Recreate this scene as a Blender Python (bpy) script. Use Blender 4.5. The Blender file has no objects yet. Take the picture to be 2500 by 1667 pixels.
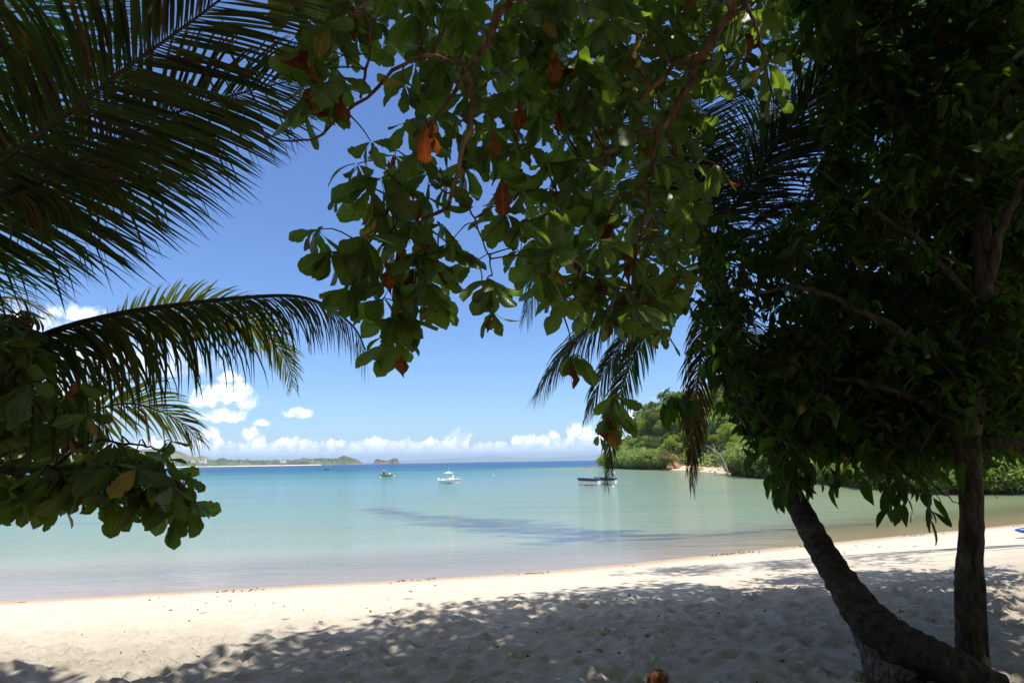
import bpy, math, random
import numpy as np
from mathutils import Vector, Matrix

C = bpy.context.scene
COL = C.collection
rng = np.random.default_rng(7)
random.seed(7)
R_ = math.radians

# ------------------------------------------------------------------ camera
FPX = 1390.0                      # focal length in photo pixels (2500 wide)
CAMZ = 3.0
PITCH = math.atan(292.5 * math.cos(0.0154) / FPX)
ROLL = -0.0154
cam_d = bpy.data.cameras.new('camera')
cam_d.sensor_width = 36.0
cam_d.lens = 36.0 * FPX / 2500.0
cam_d.clip_start = 0.05
cam_d.clip_end = 80000
cam = bpy.data.objects.new('camera', cam_d)
COL.objects.link(cam)
CM = Matrix.Rotation(math.pi/2 + PITCH, 3, 'X') @ Matrix.Rotation(ROLL, 3, 'Z')
cam.matrix_world = Matrix.Translation((0, 0, CAMZ)) @ CM.to_4x4()
C.camera = cam
CMn = np.array(CM)
CAM = np.array([0, 0, CAMZ])

def ray(px, py):
    return CMn @ np.array([(px-1250)/FPX, (833.5-py)/FPX, -1.0])
def P(px, py, d):
    return CAM + ray(px, py)*d
def G(px, py, z=0.0):
    r = ray(px, py)
    return CAM + r*((z-CAMZ)/r[2])
def proj(p):
    q = CMn.T @ (np.asarray(p)-CAM)
    return 1250+FPX*q[0]/-q[2], 833.5-FPX*q[1]/-q[2], -q[2]

# ------------------------------------------------------------------ light
SUN_EL, SUN_AZ = R_(72), R_(140)
w = bpy.data.worlds.new('World'); C.world = w; w.use_nodes = True
sun_d = bpy.data.lights.new('sun', 'SUN'); sun_d.energy = 5.0; sun_d.angle = R_(0.53)
sun_d.color = (1.0, 0.955, 0.88)
sun = bpy.data.objects.new('sun', sun_d); COL.objects.link(sun)
sv = Vector((math.sin(SUN_AZ)*math.cos(SUN_EL), math.cos(SUN_AZ)*math.cos(SUN_EL), math.sin(SUN_EL)))
sun.rotation_euler = sv.to_track_quat('Z', 'Y').to_euler()
sun.location = (10, -4, 30)
SV = np.array(sv)
C.view_settings.view_transform = 'Standard'
C.view_settings.look = 'None'
C.view_settings.gamma = 1
C.view_settings.exposure = 0.62
C.cycles.max_bounces = 8
C.cycles.diffuse_bounces = 4
C.cycles.transmission_bounces = 4
C.cycles.transparent_max_bounces = 12
C.cycles.volume_bounces = 0
C.cycles.caustics_reflective = False
C.cycles.caustics_refractive = False
C.cycles.use_denoising = True

class NT:
    """tiny node-tree helper"""
    def __init__(s, tree):
        s.t = tree; s.n = tree.nodes; s.l = tree.links
    def put(s, node, key, v):
        if v is None: return
        if isinstance(v, bpy.types.NodeSocket): s.l.new(v, node.inputs[key])
        else:
            try: node.inputs[key].default_value = v
            except Exception: node.inputs[key].default_value = (*v, 1.0)
    def math(s, op, a, b=None, c=None, clamp=False):
        m = s.n.new('ShaderNodeMath'); m.operation = op; m.use_clamp = clamp
        s.put(m, 0, a); s.put(m, 1, b); s.put(m, 2, c)
        return m.outputs[0]
    def noise(s, vec, scale, detail=4, rough=0.55, dist=0.0, dim='3D', w=None):
        m = s.n.new('ShaderNodeTexNoise'); m.noise_dimensions = dim
        if vec is not None: s.put(m, 'Vector', vec)
        s.put(m, 'Scale', scale); s.put(m, 'Detail', detail); s.put(m, 'Roughness', rough); s.put(m, 'Distortion', dist)
        return m.outputs['Fac']
    def mix(s, fac, a, b, kind='RGBA', blend='MIX'):
        m = s.n.new('ShaderNodeMix'); m.data_type = kind
        if kind == 'RGBA':
            m.blend_type = blend; ia, ib, o = 6, 7, 2
        else: ia, ib, o = 2, 3, 0
        s.put(m, 0, fac)
        for i, v in ((ia, a), (ib, b)):
            if isinstance(v, bpy.types.NodeSocket): s.l.new(v, m.inputs[i])
            else: m.inputs[i].default_value = (*v, 1.0) if kind == 'RGBA' and len(v) == 3 else v
        return m.outputs[o]
    def ramp(s, fac, stops, interp='LINEAR'):
        m = s.n.new('ShaderNodeValToRGB'); s.put(m, 0, fac)
        cr = m.color_ramp; cr.interpolation = interp
        while len(cr.elements) > 1: cr.elements.remove(cr.elements[-1])
        for i, (p, c) in enumerate(stops):
            e = cr.elements[0] if i == 0 else cr.elements.new(p)
            e.position = p
            e.color = (*c, 1) if not isinstance(c, (int, float)) else (c, c, c, 1)
        return m.outputs[0]
    def mapr(s, v, a, b, c=0.0, d=1.0, smooth=True):
        m = s.n.new('ShaderNodeMapRange'); m.interpolation_type = 'SMOOTHSTEP' if smooth else 'LINEAR'
        s.put(m, 0, v); s.put(m, 1, a); s.put(m, 2, b); s.put(m, 3, c); s.put(m, 4, d)
        return m.outputs[0]
    def attr(s, name):
        m = s.n.new('ShaderNodeAttribute'); m.attribute_name = name
        return m.outputs['Fac']
    def bump(s, h, strength=0.3, dist=0.02, normal=None):
        m = s.n.new('ShaderNodeBump'); s.put(m, 'Height', h); s.put(m, 'Strength', strength); s.put(m, 'Distance', dist)
        if normal is not None: s.put(m, 'Normal', normal)
        return m.outputs[0]
    def coord(s, which='Object'):
        return s.n.new('ShaderNodeTexCoord').outputs[which]
    def mapping(s, vec, scale=(1, 1, 1), loc=(0, 0, 0), rot=(0, 0, 0)):
        m = s.n.new('ShaderNodeMapping'); s.put(m, 0, vec)
        m.inputs['Scale'].default_value = scale; m.inputs['Location'].default_value = loc; m.inputs['Rotation'].default_value = rot
        return m.outputs[0]

# ------------------------------------------------------------------ world: Nishita sky with clouds by direction
def azel(px, py):
    r = ray(px, py); r = r/np.linalg.norm(r)
    return math.atan2(r[0], r[1]), math.asin(r[2])
def build_world():
    nt = NT(w.node_tree); nt.n.clear()
    out = nt.n.new('ShaderNodeOutputWorld'); bg = nt.n.new('ShaderNodeBackground')
    sky = nt.n.new('ShaderNodeTexSky'); sky.sky_type = 'NISHITA'; sky.sun_disc = False
    sky.sun_elevation = SUN_EL; sky.sun_rotation = SUN_AZ
    sky.altitude = 0; sky.air_density = 1.0; sky.dust_density = 0.35; sky.ozone_density = 2.5
    D = nt.coord('Generated')
    sep = nt.n.new('ShaderNodeSeparateXYZ'); nt.put(sep, 0, D)
    az = nt.math('ARCTAN2', sep.outputs[0], sep.outputs[1])
    el = nt.math('ARCSINE', sep.outputs[2])
    nb = nt.noise(D, 62, 6, 0.68)                    # billows
    nbig = nt.noise(D, 6, 4, 0.5)
    nbc = nt.math('SUBTRACT', nb, 0.5)
    def blob(px, py, rx, ry, k=2.6, hard=0.35):
        hard *= 1.5
        a0, e0 = azel(px, py)
        a1, _ = azel(px+rx, py); _, e1 = azel(px, py-ry)
        ra, re = abs(a1-a0), abs(e1-e0)
        u = nt.math('DIVIDE', nt.math('SUBTRACT', az, a0), ra)
        v = nt.math('DIVIDE', nt.math('SUBTRACT', el, e0), re)
        # flatter base: squeeze the lower half
        v = nt.math('MULTIPLY', v, nt.mapr(v, -0.4, 0.2, 1.7, 1.0))
        d = nt.math('SQRT', nt.math('ADD', nt.math('MULTIPLY', u, u), nt.math('MULTIPLY', v, v)))
        s = nt.math('ADD', nt.math('SUBTRACT', 1.0, d), nt.math('MULTIPLY', nbc, k))
        return nt.mapr(s, 0.0, hard)
    m = None
    blobs = [(545, 968, 78, 34, 1.7, .3), (575, 955, 50, 26, 1.5, .3), (545, 1018, 70, 26, 1.5, .3), (500, 985, 60, 28, 1.8, .5),
             (732, 1012, 42, 19, 1.4, .3), (640, 1034, 26, 12, 1.6, .4), (615, 1066, 34, 28, 1.6, .3), (505, 1066, 34, 26, 1.6, .3),
             (330, 880, 270, 95, 1.7, .9), (120, 960, 260, 190, 1.6, 1.0), (190, 768, 110, 30, 1.8, .5), (60, 800, 160, 80, 1.8, .8), (600, 985, 55, 30, 2.0, .8), (560, 925, 34, 22, 1.6, .4),
             (1120, 1072, 36, 28, 1.5, .3), (1415, 1068, 44, 44, 1.5, .35), (1560, 1030, 46, 36, 1.5, .4), (1350, 1070, 28, 20, 1.6, .3),
             (1640, 1010, 60, 60, 1.6, .5), (1225, 715, 150, 30, 2.4, 1.8)]
    for i, b in enumerate(blobs):
        f = blob(*b)
        if i == len(blobs)-1: f = nt.math('MULTIPLY', f, 0.28)
        m = f if m is None else nt.math('MAXIMUM', m, f)
    # long cumulus bank low over the horizon
    n1 = nt.n.new('ShaderNodeTexNoise'); n1.noise_dimensions = '1D'
    nt.put(n1, 'W', nt.math('MULTIPLY', az, 26.0)); nt.put(n1, 'Detail', 3); nt.put(n1, 'Roughness', 0.6); nt.put(n1, 'Scale', 1)
    n2 = nt.n.new('ShaderNodeTexNoise'); n2.noise_dimensions = '1D'
    nt.put(n2, 'W', nt.math('MULTIPLY', az, 5.0)); nt.put(n2, 'Detail', 1); nt.put(n2, 'Scale', 1)
    top = nt.math('ADD', R_(1.45), nt.math('MULTIPLY', n1.outputs[0], R_(1.6)))
    top = nt.math('ADD', top, nt.math('MULTIPLY', nt.math('SUBTRACT', n2.outputs[0], 0.45), R_(1.6)))
    top = nt.math('ADD', top, nt.math('MULTIPLY', nbc, R_(2.6)))
    bank = nt.mapr(nt.math('SUBTRACT', top, el), 0.0, R_(0.22))
    bank = nt.math('MULTIPLY', bank, nt.mapr(el, R_(0.5), R_(1.05), 0.25, 1.0))
    bank = nt.math('MULTIPLY', bank, nt.mapr(nbig, 0.30, 0.45, 0.75, 1.0))
    m = nt.math('MAXIMUM', m, bank)
    haze = nt.mapr(el, R_(0.2), R_(2.4), 0.0, 1.0)
    shade = nt.noise(nt.mapping(D, loc=(0, 0, 0.004)), 62, 6, 0.66)
    ccol = nt.mix(nt.mapr(shade, 0.38, 0.58), (5.6, 6.7, 8.8), (11.5, 11.6, 11.7))
    ccol = nt.mix(haze, (5.8, 7.3, 9.6), ccol)
    # deepen the blue of the sky overhead the way a polarised wide angle shot shows it
    skyc = nt.mix(1.0, sky.outputs[0], nt.mix(nt.mapr(el, 0.0, R_(30), smooth=False), (0.66, 0.86, 1.10), (0.79, 0.97, 1.30)), blend='MULTIPLY')
    # unseen pale cloud added outside the view to whiten the light in the shade
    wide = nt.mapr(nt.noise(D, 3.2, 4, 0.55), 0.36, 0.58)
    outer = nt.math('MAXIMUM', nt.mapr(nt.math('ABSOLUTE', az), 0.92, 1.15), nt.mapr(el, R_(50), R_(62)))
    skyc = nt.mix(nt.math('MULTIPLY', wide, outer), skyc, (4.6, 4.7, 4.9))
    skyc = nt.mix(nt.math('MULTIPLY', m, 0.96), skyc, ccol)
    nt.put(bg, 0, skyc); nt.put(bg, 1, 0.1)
    nt.l.new(bg.outputs[0], out.inputs[0])
build_world()

# ------------------------------------------------------------------ object helpers
def tag(o, label=None, cat=None, group=None, kind=None):
    if label: o['label'] = label
    if cat: o['category'] = cat
    if group: o['group'] = group
    if kind: o['kind'] = kind
    return o
def empty(name, loc, label, cat, group=None, kind=None):
    o = bpy.data.objects.new(name, None); COL.objects.link(o)
    o.location = Vector([float(v) for v in loc]); o.empty_display_size = 0.2
    return tag(o, label, cat, group, kind)
def mesh_obj(name, verts, faces, mats, parent=None, smooth=True, uv=None, midx=None, attrs=None):
    me = bpy.data.meshes.new(name)
    verts = np.asarray(verts, dtype=np.float32)
    if parent is not None:
        off = Vector((0, 0, 0)); q = parent
        while q is not None: off += q.location; q = q.parent
        verts = verts - np.array(off, dtype=np.float32)
    if isinstance(faces, np.ndarray):
        nf, k = faces.shape
        me.vertices.add(len(verts)); me.vertices.foreach_set('co', verts.ravel())
        me.loops.add(nf*k); me.loops.foreach_set('vertex_index', faces.astype(np.int32).ravel())
        me.polygons.add(nf); me.polygons.foreach_set('loop_start', np.arange(0, nf*k, k, dtype=np.int32))
        if uv is not None:
            l = me.uv_layers.new(name='UVMap'); l.data.foreach_set('uv', uv[faces.ravel()].astype(np.float32).ravel())
        me.update(calc_edges=True)
    else:
        me.from_pydata([tuple(v) for v in verts], [], faces); me.update()
    for m in (mats if isinstance(mats, (list, tuple)) else [mats]): me.materials.append(m)
    if midx is not None: me.polygons.foreach_set('material_index', np.asarray(midx, dtype=np.int32))
    me.polygons.foreach_set('use_smooth', np.full(len(me.polygons), smooth))
    if attrs:
        for k, v in attrs.items():
            a = me.attributes.new(k, 'FLOAT', 'POINT'); a.data.foreach_set('value', np.asarray(v, dtype=np.float32))
    o = bpy.data.objects.new(name, me); COL.objects.link(o)
    if parent is not None: o.parent = parent
    return o
class MB:
    """collects shapes, then links them as one mesh"""
    def __init__(s): s.v = []; s.f = []
    def add(s, v, f):
        b = len(s.v); s.v += [tuple(map(float, p)) for p in v]; s.f += [tuple(i+b for i in q) for q in f]; return s
    def box(s, c, d, rz=0, taper=1.0, tilt=None):
        v = []
        for z in (-1, 1):
            t = taper if z > 0 else 1
            for x, y in ((-1, -1), (1, -1), (1, 1), (-1, 1)):
                v.append(Vector((x*d[0]/2*t, y*d[1]/2*t, z*d[2]/2)))
        M = Matrix.Rotation(rz, 3, 'Z')
        if tilt: M = M @ Matrix.Rotation(tilt[1], 3, tilt[0])
        v = [M @ p + Vector(c) for p in v]
        return s.add(v, [(0, 3, 2, 1), (4, 5, 6, 7), (0, 1, 5, 4), (1, 2, 6, 5), (2, 3, 7, 6), (3, 0, 4, 7)])
    def ball(s, c, r, n=10, sq=(1, 1, 1)):
        v = [(c[0], c[1], c[2]+r*sq[2])]; f = []
        for i in range(1, n):
            a = math.pi*i/n
            for j in range(n*2):
                b = math.pi*j/n
                v.append((c[0]+r*sq[0]*math.sin(a)*math.cos(b), c[1]+r*sq[1]*math.sin(a)*math.sin(b), c[2]+r*sq[2]*math.cos(a)))
        v.append((c[0], c[1], c[2]-r*sq[2])); m = n*2
        for j in range(m): f.append((0, 1+j, 1+(j+1) % m))
        for i in range(n-2):
            for j in range(m):
                a = 1+i*m+j; b = 1+i*m+(j+1) % m
                f.append((a, a+m, b+m, b))
        L = len(v)-1; k = 1+(n-2)*m
        for j in range(m): f.append((L, k+(j+1) % m, k+j))
        return s.add(v, f)
    def tube(s, pts, rad, n=8, cap=True):
        v, f = tube(pts, rad, n, cap); return s.add(v, f)
    def build(s, name, mat, parent=None, smooth=False, M=None):
        v = s.v
        if M is not None: v = [tuple(M @ Vector(p)) for p in v]
        return mesh_obj(name, v, s.f, mat, parent, smooth)
def tube(pts, rad, n=8, cap=True, rough=0.0, seed=0):
    pts = [np.asarray(p, float) for p in pts]
    if np.isscalar(rad): rad = [rad]*len(pts)
    r0 = random.Random(seed)
    v = []; f = []; u = None
    for i, p in enumerate(pts):
        t = pts[min(i+1, len(pts)-1)] - pts[max(i-1, 0)]
        t = t/(np.linalg.norm(t)+1e-9)
        if u is None:
            h = np.array([0, 0, 1.0]) if abs(t[2]) < .9 else np.array([1.0, 0, 0])
            u = np.cross(t, h)
        u = u - t*np.dot(u, t); u /= np.linalg.norm(u)+1e-9
        q = np.cross(t, u)
        for k in range(n):
            a = 2*math.pi*k/n
            rr = rad[i]*(1+(rough*(r0.random()-.5) if rough else 0))
            v.append(p+(u*math.cos(a)+q*math.sin(a))*rr)
        if i:
            b = (i-1)*n
            for k in range(n):
                k2 = (k+1) % n
                f.append((b+k, b+k2, b+n+k2, b+n+k))
    if cap:
        f.append(tuple(range(n))[::-1]); e = (len(pts)-1)*n
        f.append(tuple(e+k for k in range(n)))
    return v, f
def spline(cp, n):
    """Catmull-Rom through rows of cp (any dimension)"""
    cp = np.asarray(cp, float)
    c = np.vstack([2*cp[0]-cp[1], cp, 2*cp[-1]-cp[-2]])
    out = []
    m = len(cp)-1
    for t in np.linspace(0, m-1e-6, n):
        i = int(t); u = t-i
        a, b, d, e = c[i], c[i+1], c[i+2], c[i+3]
        out.append(0.5*((2*b)+(-a+d)*u+(2*a-5*b+4*d-e)*u*u+(-a+3*b-3*d+e)*u**3))
    return np.array(out)
def nrm(v):
    v = np.asarray(v, float); return v/(np.linalg.norm(v)+1e-9)

# ------------------------------------------------------------------ materials
def new_mat(name):
    m = bpy.data.materials.new(name); m.use_nodes = True
    nt = NT(m.node_tree); nt.n.clear()
    out = nt.n.new('ShaderNodeOutputMaterial')
    return m, nt, out
def pbsdf(nt, color, rough=0.6, spec=0.4, normal=None, metal=0.0):
    b = nt.n.new('ShaderNodeBsdfPrincipled')
    nt.put(b, 'Base Color', color); nt.put(b, 'Roughness', rough); nt.put(b, 'Specular IOR Level', spec); nt.put(b, 'Metallic', metal)
    if normal is not None: nt.put(b, 'Normal', normal)
    return b.outputs[0]
def simple(name, color, rough=0.5, spec=0.4, var=0.12, scale=6.0, bump=0.0, bscale=40):
    m, nt, out = new_mat(name)
    co = nt.coord('Object')
    n = nt.noise(co, scale, 5, 0.6)
    dark = tuple(c*(1-var*1.6) for c in color); light = tuple(min(1, c*(1+var)) for c in color)
    col = nt.mix(nt.mapr(n, 0.3, 0.7), dark, light)
    nrmal = nt.bump(nt.noise(co, bscale, 4), bump, 0.02) if bump else None
    nt.l.new(pbsdf(nt, col, rough, spec, nrmal), out.inputs[0]); return m
def leaf_mat(name, dark, light, trans, tfac=0.35, rough=0.42, veins=True, spots=None, spec=0.4):
    m, nt, out = new_mat(name)
    geo = nt.n.new('ShaderNodeNewGeometry')
    rnd = geo.outputs['Random Per Island']
    uv = nt.n.new('ShaderNodeUVMap').outputs[0]
    col = nt.mix(rnd, dark, light)
    tcol = nt.mix(rnd, tuple(c*0.7 for c in trans), trans)
    pn = nt.noise(nt.coord('Object'), 9, 4, 0.6)
    col = nt.mix(nt.mapr(pn, 0.35, 0.7), col, tuple(c*0.6 for c in dark))
    bmp = None
    if veins:
        sep = nt.n.new('ShaderNodeSeparateXYZ'); nt.put(sep, 0, uv)
        u = nt.math('ABSOLUTE', nt.math('SUBTRACT', sep.outputs[0], 0.5))
        mid = nt.mapr(u, 0.0, 0.06, 1.0, 0.0)
        side = nt.math('FRACT', nt.math('SUBTRACT', nt.math('MULTIPLY', sep.outputs[1], 9.0), nt.math('MULTIPLY', u, 7.0)))
        side = nt.mapr(nt.math('ABSOLUTE', nt.math('SUBTRACT', side, 0.5)), 0.0, 0.13, 1.0, 0.0)
        vein = nt.math('MAXIMUM', mid, nt.math('MULTIPLY', side, 0.45))
        vc = tuple(min(1, c*2.2+0.05) for c in light)
        col = nt.mix(nt.math('MULTIPLY', vein, 0.55), col, vc)
        bmp = nt.bump(side, 0.25, 0.004)
    if spots:
        sp = nt.mapr(nt.noise(nt.coord('Object'), 42, 4, 0.65), 0.60, 0.70)
        col = nt.mix(sp, col, spots); tcol = nt.mix(sp, tcol, spots)
    a = pbsdf(nt, col, rough, spec, bmp)
    t = nt.n.new('ShaderNodeBsdfTranslucent'); nt.put(t, 0, tcol)
    mx = nt.n.new('ShaderNodeMixShader'); mx.inputs[0].default_value = tfac
    nt.l.new(a, mx.inputs[1]); nt.l.new(t.outputs[0], mx.inputs[2]); nt.l.new(mx.outputs[0], out.inputs[0])
    return m
def bark_mat(name, c1, c2, rings=0.0, scale=14, bump=0.6):
    m, nt, out = new_mat(name)
    co = nt.coord('Object')
    s = nt.mapping(co, scale=(1, 1, 0.28) if not rings else (1, 1, 1))
    n = nt.noise(s, scale, 8, 0.65, 0.4)
    n2 = nt.noise(co, 2.2, 4, 0.6)
    h = n
    if rings:
        a = nt.attr('along')
        wv = nt.math('FRACT', nt.math('ADD', nt.math('MULTIPLY', a, rings), nt.math('MULTIPLY', nt.noise(co, 6, 4), 2.4)))
        ring = nt.mapr(wv, 0.0, 0.25, 0.0, 1.0)
        h = nt.math('ADD', n, nt.math('MULTIPLY', ring, 0.16))
    col = nt.mix(nt.mapr(h, 0.35, 0.85 if rings else 0.65), c1, c2)
    col = nt.mix(nt.mapr(n2, 0.55, 0.7), col, tuple(min(1, c*1.7+.01) for c in c2))
    nt.l.new(pbsdf(nt, col, 0.9, 0.15, nt.bump(h, bump, 0.03)), out.inputs[0]); return m

M_alm = leaf_mat('almond_leaf', (0.038, 0.056, 0.013), (0.092, 0.118, 0.028), (0.25, 0.40, 0.03), 0.45, 0.36, spots=(0.09, 0.045, 0.015))
M_dry = leaf_mat('dry_leaf', (0.10, 0.028, 0.010), (0.26, 0.085, 0.022), (0.40, 0.09, 0.015), 0.36, 0.7, spec=.1)
M_yel = leaf_mat('yellowing_leaf', (0.12, 0.10, 0.02), (0.24, 0.17, 0.03), (0.55, 0.32, 0.04), 0.4, 0.6)
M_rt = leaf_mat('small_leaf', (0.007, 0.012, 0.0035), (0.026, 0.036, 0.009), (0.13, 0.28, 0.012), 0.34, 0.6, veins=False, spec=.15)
M_rtpale = leaf_mat('pale_leaf_back', (0.03, 0.04, 0.018), (0.06, 0.075, 0.035), (0.12, 0.20, 0.03), 0.3, 0.6, veins=False, spec=.15)
M_fine = leaf_mat('fine_leaf', (0.03, 0.05, 0.02), (0.06, 0.09, 0.035), (0.12, 0.2, 0.05), 0.35, 0.5, veins=False)
M_palm = leaf_mat('palm_leaflet', (0.018, 0.024, 0.009), (0.042, 0.048, 0.015), (0.13, 0.20, 0.018), 0.34, 0.5, veins=False, spec=.2)
M_palmg = leaf_mat('bright_palm_leaflet', (0.035, 0.075, 0.012), (0.07, 0.13, 0.02), (0.18, 0.36, 0.03), 0.4, 0.35, veins=False)
M_palmy = leaf_mat('yellow_palm_leaflet', (0.14, 0.16, 0.03), (0.34, 0.30, 0.06), (0.62, 0.62, 0.07), 0.5, 0.45, veins=False)
M_palmb = leaf_mat('brown_palm_leaflet', (0.035, 0.026, 0.016), (0.085, 0.052, 0.026), (0.32, 0.17, 0.03), 0.32, 0.6, veins=False, spec=.15)
M_rach = simple('frond_midrib', (0.14, 0.13, 0.045), 0.5, 0.3, 0.25, 9)
M_rachd = simple('old_frond_midrib', (0.042, 0.032, 0.02), 0.6, 0.2, 0.25, 9)
M_palmbark = bark_mat('palm_bark', (0.013, 0.010, 0.008), (0.062, 0.050, 0.042), rings=11.0, scale=17, bump=0.8)
M_bark = bark_mat('bark', (0.030, 0.023, 0.017), (0.085, 0.066, 0.050), scale=22)
M_limb = bark_mat('almond_bark', (0.055, 0.028, 0.018), (0.15, 0.085, 0.055), scale=30, bump=0.4)

# ------------------------------------------------------------------ shorelines
shore_px = [(-900, 1520), (-400, 1492), (0, 1468), (300, 1452), (625, 1434), (940, 1418), (1250, 1400), (1500, 1379),
            (1700, 1358), (1900, 1337), (2050, 1322), (2300, 1298), (2500, 1279), (2800, 1246), (3300, 1190)]
SH = np.array([G(a, b)[:2] for a, b in shore_px])
SH = np.vstack([[SH[0][0]-60, SH[0][1]-4.0], SH, [SH[-1][0]+150, SH[-1][1]+30]])
def sdist(x, y, poly=SH):
    """distance to a polyline; positive on the land (near) side"""
    x = np.asarray(x, float); y = np.asarray(y, float)
    best = np.full(x.shape, 1e9); sg = np.ones(x.shape)
    for a, b in zip(poly[:-1], poly[1:]):
        d = b-a; L = (d**2).sum()
        t = np.clip(((x-a[0])*d[0]+(y-a[1])*d[1])/L, 0, 1)
        px = a[0]+t*d[0]; py = a[1]+t*d[1]
        q = np.hypot(x-px, y-py)
        c = d[0]*(y-a[1])-d[1]*(x-a[0])
        m = q < best
        best = np.where(m, q, best); sg = np.where(m, np.where(c < 0, 1.0, -1.0), sg)
    return best*sg
def ground_z(s):
    s = np.asarray(s, float)
    land = 1.32*(1-np.exp(-np.maximum(s, 0)/8.0)*1.0) + np.maximum(s, 0)*0.0
    sea = -0.045*np.maximum(-s, 0)
    return np.where(s > 0, land, np.maximum(sea, -3.0))
print('shore', SH.round(1).tolist())

def vnoise(x, y, seed, scale):
    """smooth value noise in numpy"""
    r = np.random.default_rng(seed); T = r.random((256, 256))
    X = x/scale; Y = y/scale
    xi = np.floor(X).astype(int); yi = np.floor(Y).astype(int)
    u = X-xi; v = Y-yi; u = u*u*(3-2*u); v = v*v*(3-2*v)
    g = lambda i, j: T[i % 256, j % 256]
    return (g(xi, yi)*(1-u)+g(xi+1, yi)*u)*(1-v)+(g(xi, yi+1)*(1-u)+g(xi+1, yi+1)*u)*v

def sand_height(x, y):
    s = sdist(x, y)
    z = ground_z(s)
    rough = np.clip((s-6.0)/3.0, 0.10, 1.0)
    n = (vnoise(x, y, 1, 1.6)-.5)*0.06+(vnoise(x, y, 2, 0.45)-.5)*0.045
    n += np.abs(vnoise(x, y, 3, 0.21)-.5)*-0.07+(vnoise(x, y, 5, 0.10)-.5)*0.018
    return z + n*rough, s
def build_sand():
    # one ground sheet: fine near the camera, coarse far away
    xs = np.concatenate([np.linspace(-400, -30, 20), np.linspace(-29, -9.2, 60), np.arange(-9, 13, 0.05), np.linspace(13.1, 40, 130), np.linspace(41, 400, 50)])
    ys = np.concatenate([np.linspace(-200, -10, 14), np.linspace(-9, 3.3, 30), np.arange(3.4, 11, 0.045), np.linspace(11.1, 26, 110), np.linspace(26.4, 60, 50), np.linspace(62, 400, 36)])
    X, Y = np.meshgrid(xs, ys)
    Z, S = sand_height(X, Y)
    # footprints: soft oval dents in the loose sand under the trees
    r = np.random.default_rng(11)
    xi = (X > -9.05) & (X < 13) & (Y > 3.35) & (Y < 11.0)
    i0, i1 = np.where(ys > 3.35)[0][0], np.where(ys < 11.0)[0][-1]
    j0, j1 = np.where(xs > -9.05)[0][0], np.where(xs < 13)[0][-1]
    for _ in range(3600):
        cx, cy = r.uniform(-8.8, 12.8), r.uniform(3.6, 10.6)
        sc = float(np.clip((sdist(np.array([cx]), np.array([cy]))[0]-4.0)/4, 0.0, 1))
        if r.random() > sc: continue
        a = r.uniform(0, math.pi); L, W = r.uniform(.06, .16), r.uniform(.04, .09); dp = r.uniform(.016, .050)
        ja, jb = np.searchsorted(xs, [cx-.45, cx+.45]); ia, ib = np.searchsorted(ys, [cy-.45, cy+.45])
        dx = X[ia:ib, ja:jb]-cx; dy = Y[ia:ib, ja:jb]-cy
        u = (dx*math.cos(a)+dy*math.sin(a))/L; v = (-dx*math.sin(a)+dy*math.cos(a))/W
        q = u*u+v*v
        Z[ia:ib, ja:jb] += -dp*np.exp(-q*1.2)+dp*0.55*np.exp(-(np.sqrt(q)-1.7)**2*3)
    ny, nx = X.shape
    V = np.stack([X.ravel(), Y.ravel(), Z.ravel()], 1)
    idx = np.arange(nx*ny).reshape(ny, nx)
    F = np.stack([idx[:-1, :-1].ravel(), idx[:-1, 1:].ravel(), idx[1:, 1:].ravel(), idx[1:, :-1].ravel()], 1)
    m, nt, out = new_mat('beach_sand')
    s = nt.attr('shore')
    co = nt.coord('Object')
    grain = nt.noise(co, 260, 3, 0.7); mid = nt.noise(co, 3.0, 6, 0.6); patch = nt.noise(co, 0.6, 4, 0.6)
    dry = nt.mix(nt.mapr(mid, 0.3, 0.7), (0.45, 0.395, 0.32), (0.515, 0.46, 0.38))
    wet = nt.mix(patch, (0.33, 0.245, 0.165), (0.40, 0.30, 0.21))
    edge = nt.math('ADD', s, nt.math('MULTIPLY', nt.math('SUBTRACT', mid, 0.5), 1.1))
    col = nt.mix(nt.mapr(edge, 0.7, 2.4), wet, dry)
    col = nt.mix(nt.mapr(s, -6.0, -0.2), (0.40, 0.33, 0.25), col)
    # dark specks: bits of leaf and shell in the sand
    vor = nt.n.new('ShaderNodeTexVoronoi'); nt.put(vor, 'Vector', co); nt.put(vor, 'Scale', 16.0)
    sp = nt.math('MULTIPLY', nt.mapr(vor.outputs['Distance'], 0.05, 0.12, 1.0, 0.0), nt.mapr(nt.noise(co, 5, 2), 0.56, 0.62))
    col = nt.mix(nt.math('MULTIPLY', sp, 0.75), col, (0.11, 0.075, 0.05))
    col = nt.mix(nt.math('MULTIPLY', nt.mapr(grain, 0.5, 0.75), 0.25), col, (0.22, 0.17, 0.125))
    # seaweed and twig line left by the last tide
    tl = nt.mapr(nt.math('ABSOLUTE', nt.math('SUBTRACT', edge, 1.15)), 0.0, 0.28, 1.0, 0.0)
    tl = nt.math('MULTIPLY', tl, nt.mapr(nt.noise(nt.mapping(co, scale=(7, 22, 10)), 1.0, 5, 0.7), 0.55, 0.66))
    col = nt.mix(nt.math('MULTIPLY', tl, 0.6), col, (0.20, 0.13, 0.08))
    h = nt.math('ADD', nt.math('MULTIPLY', grain, 0.12), nt.math('ADD', nt.math('MULTIPLY', nt.noise(co, 11, 8, 0.66, 0.5), 1.0), nt.math('MULTIPLY', nt.noise(co, 34, 4, 0.6), 0.35)))
    rgh = nt.mapr(s, -0.3, 1.2, 0.35, 0.95)
    nt.l.new(pbsdf(nt, col, rgh, 0.25, nt.bump(h, nt.mapr(s, 4.0, 9.0, 0.15, 1.0), 0.075)), out.inputs[0])
    o = mesh_obj('beach', V, F, m, attrs={'shore': S.ravel()})
    tag(o, kind='structure')
    return o
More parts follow.
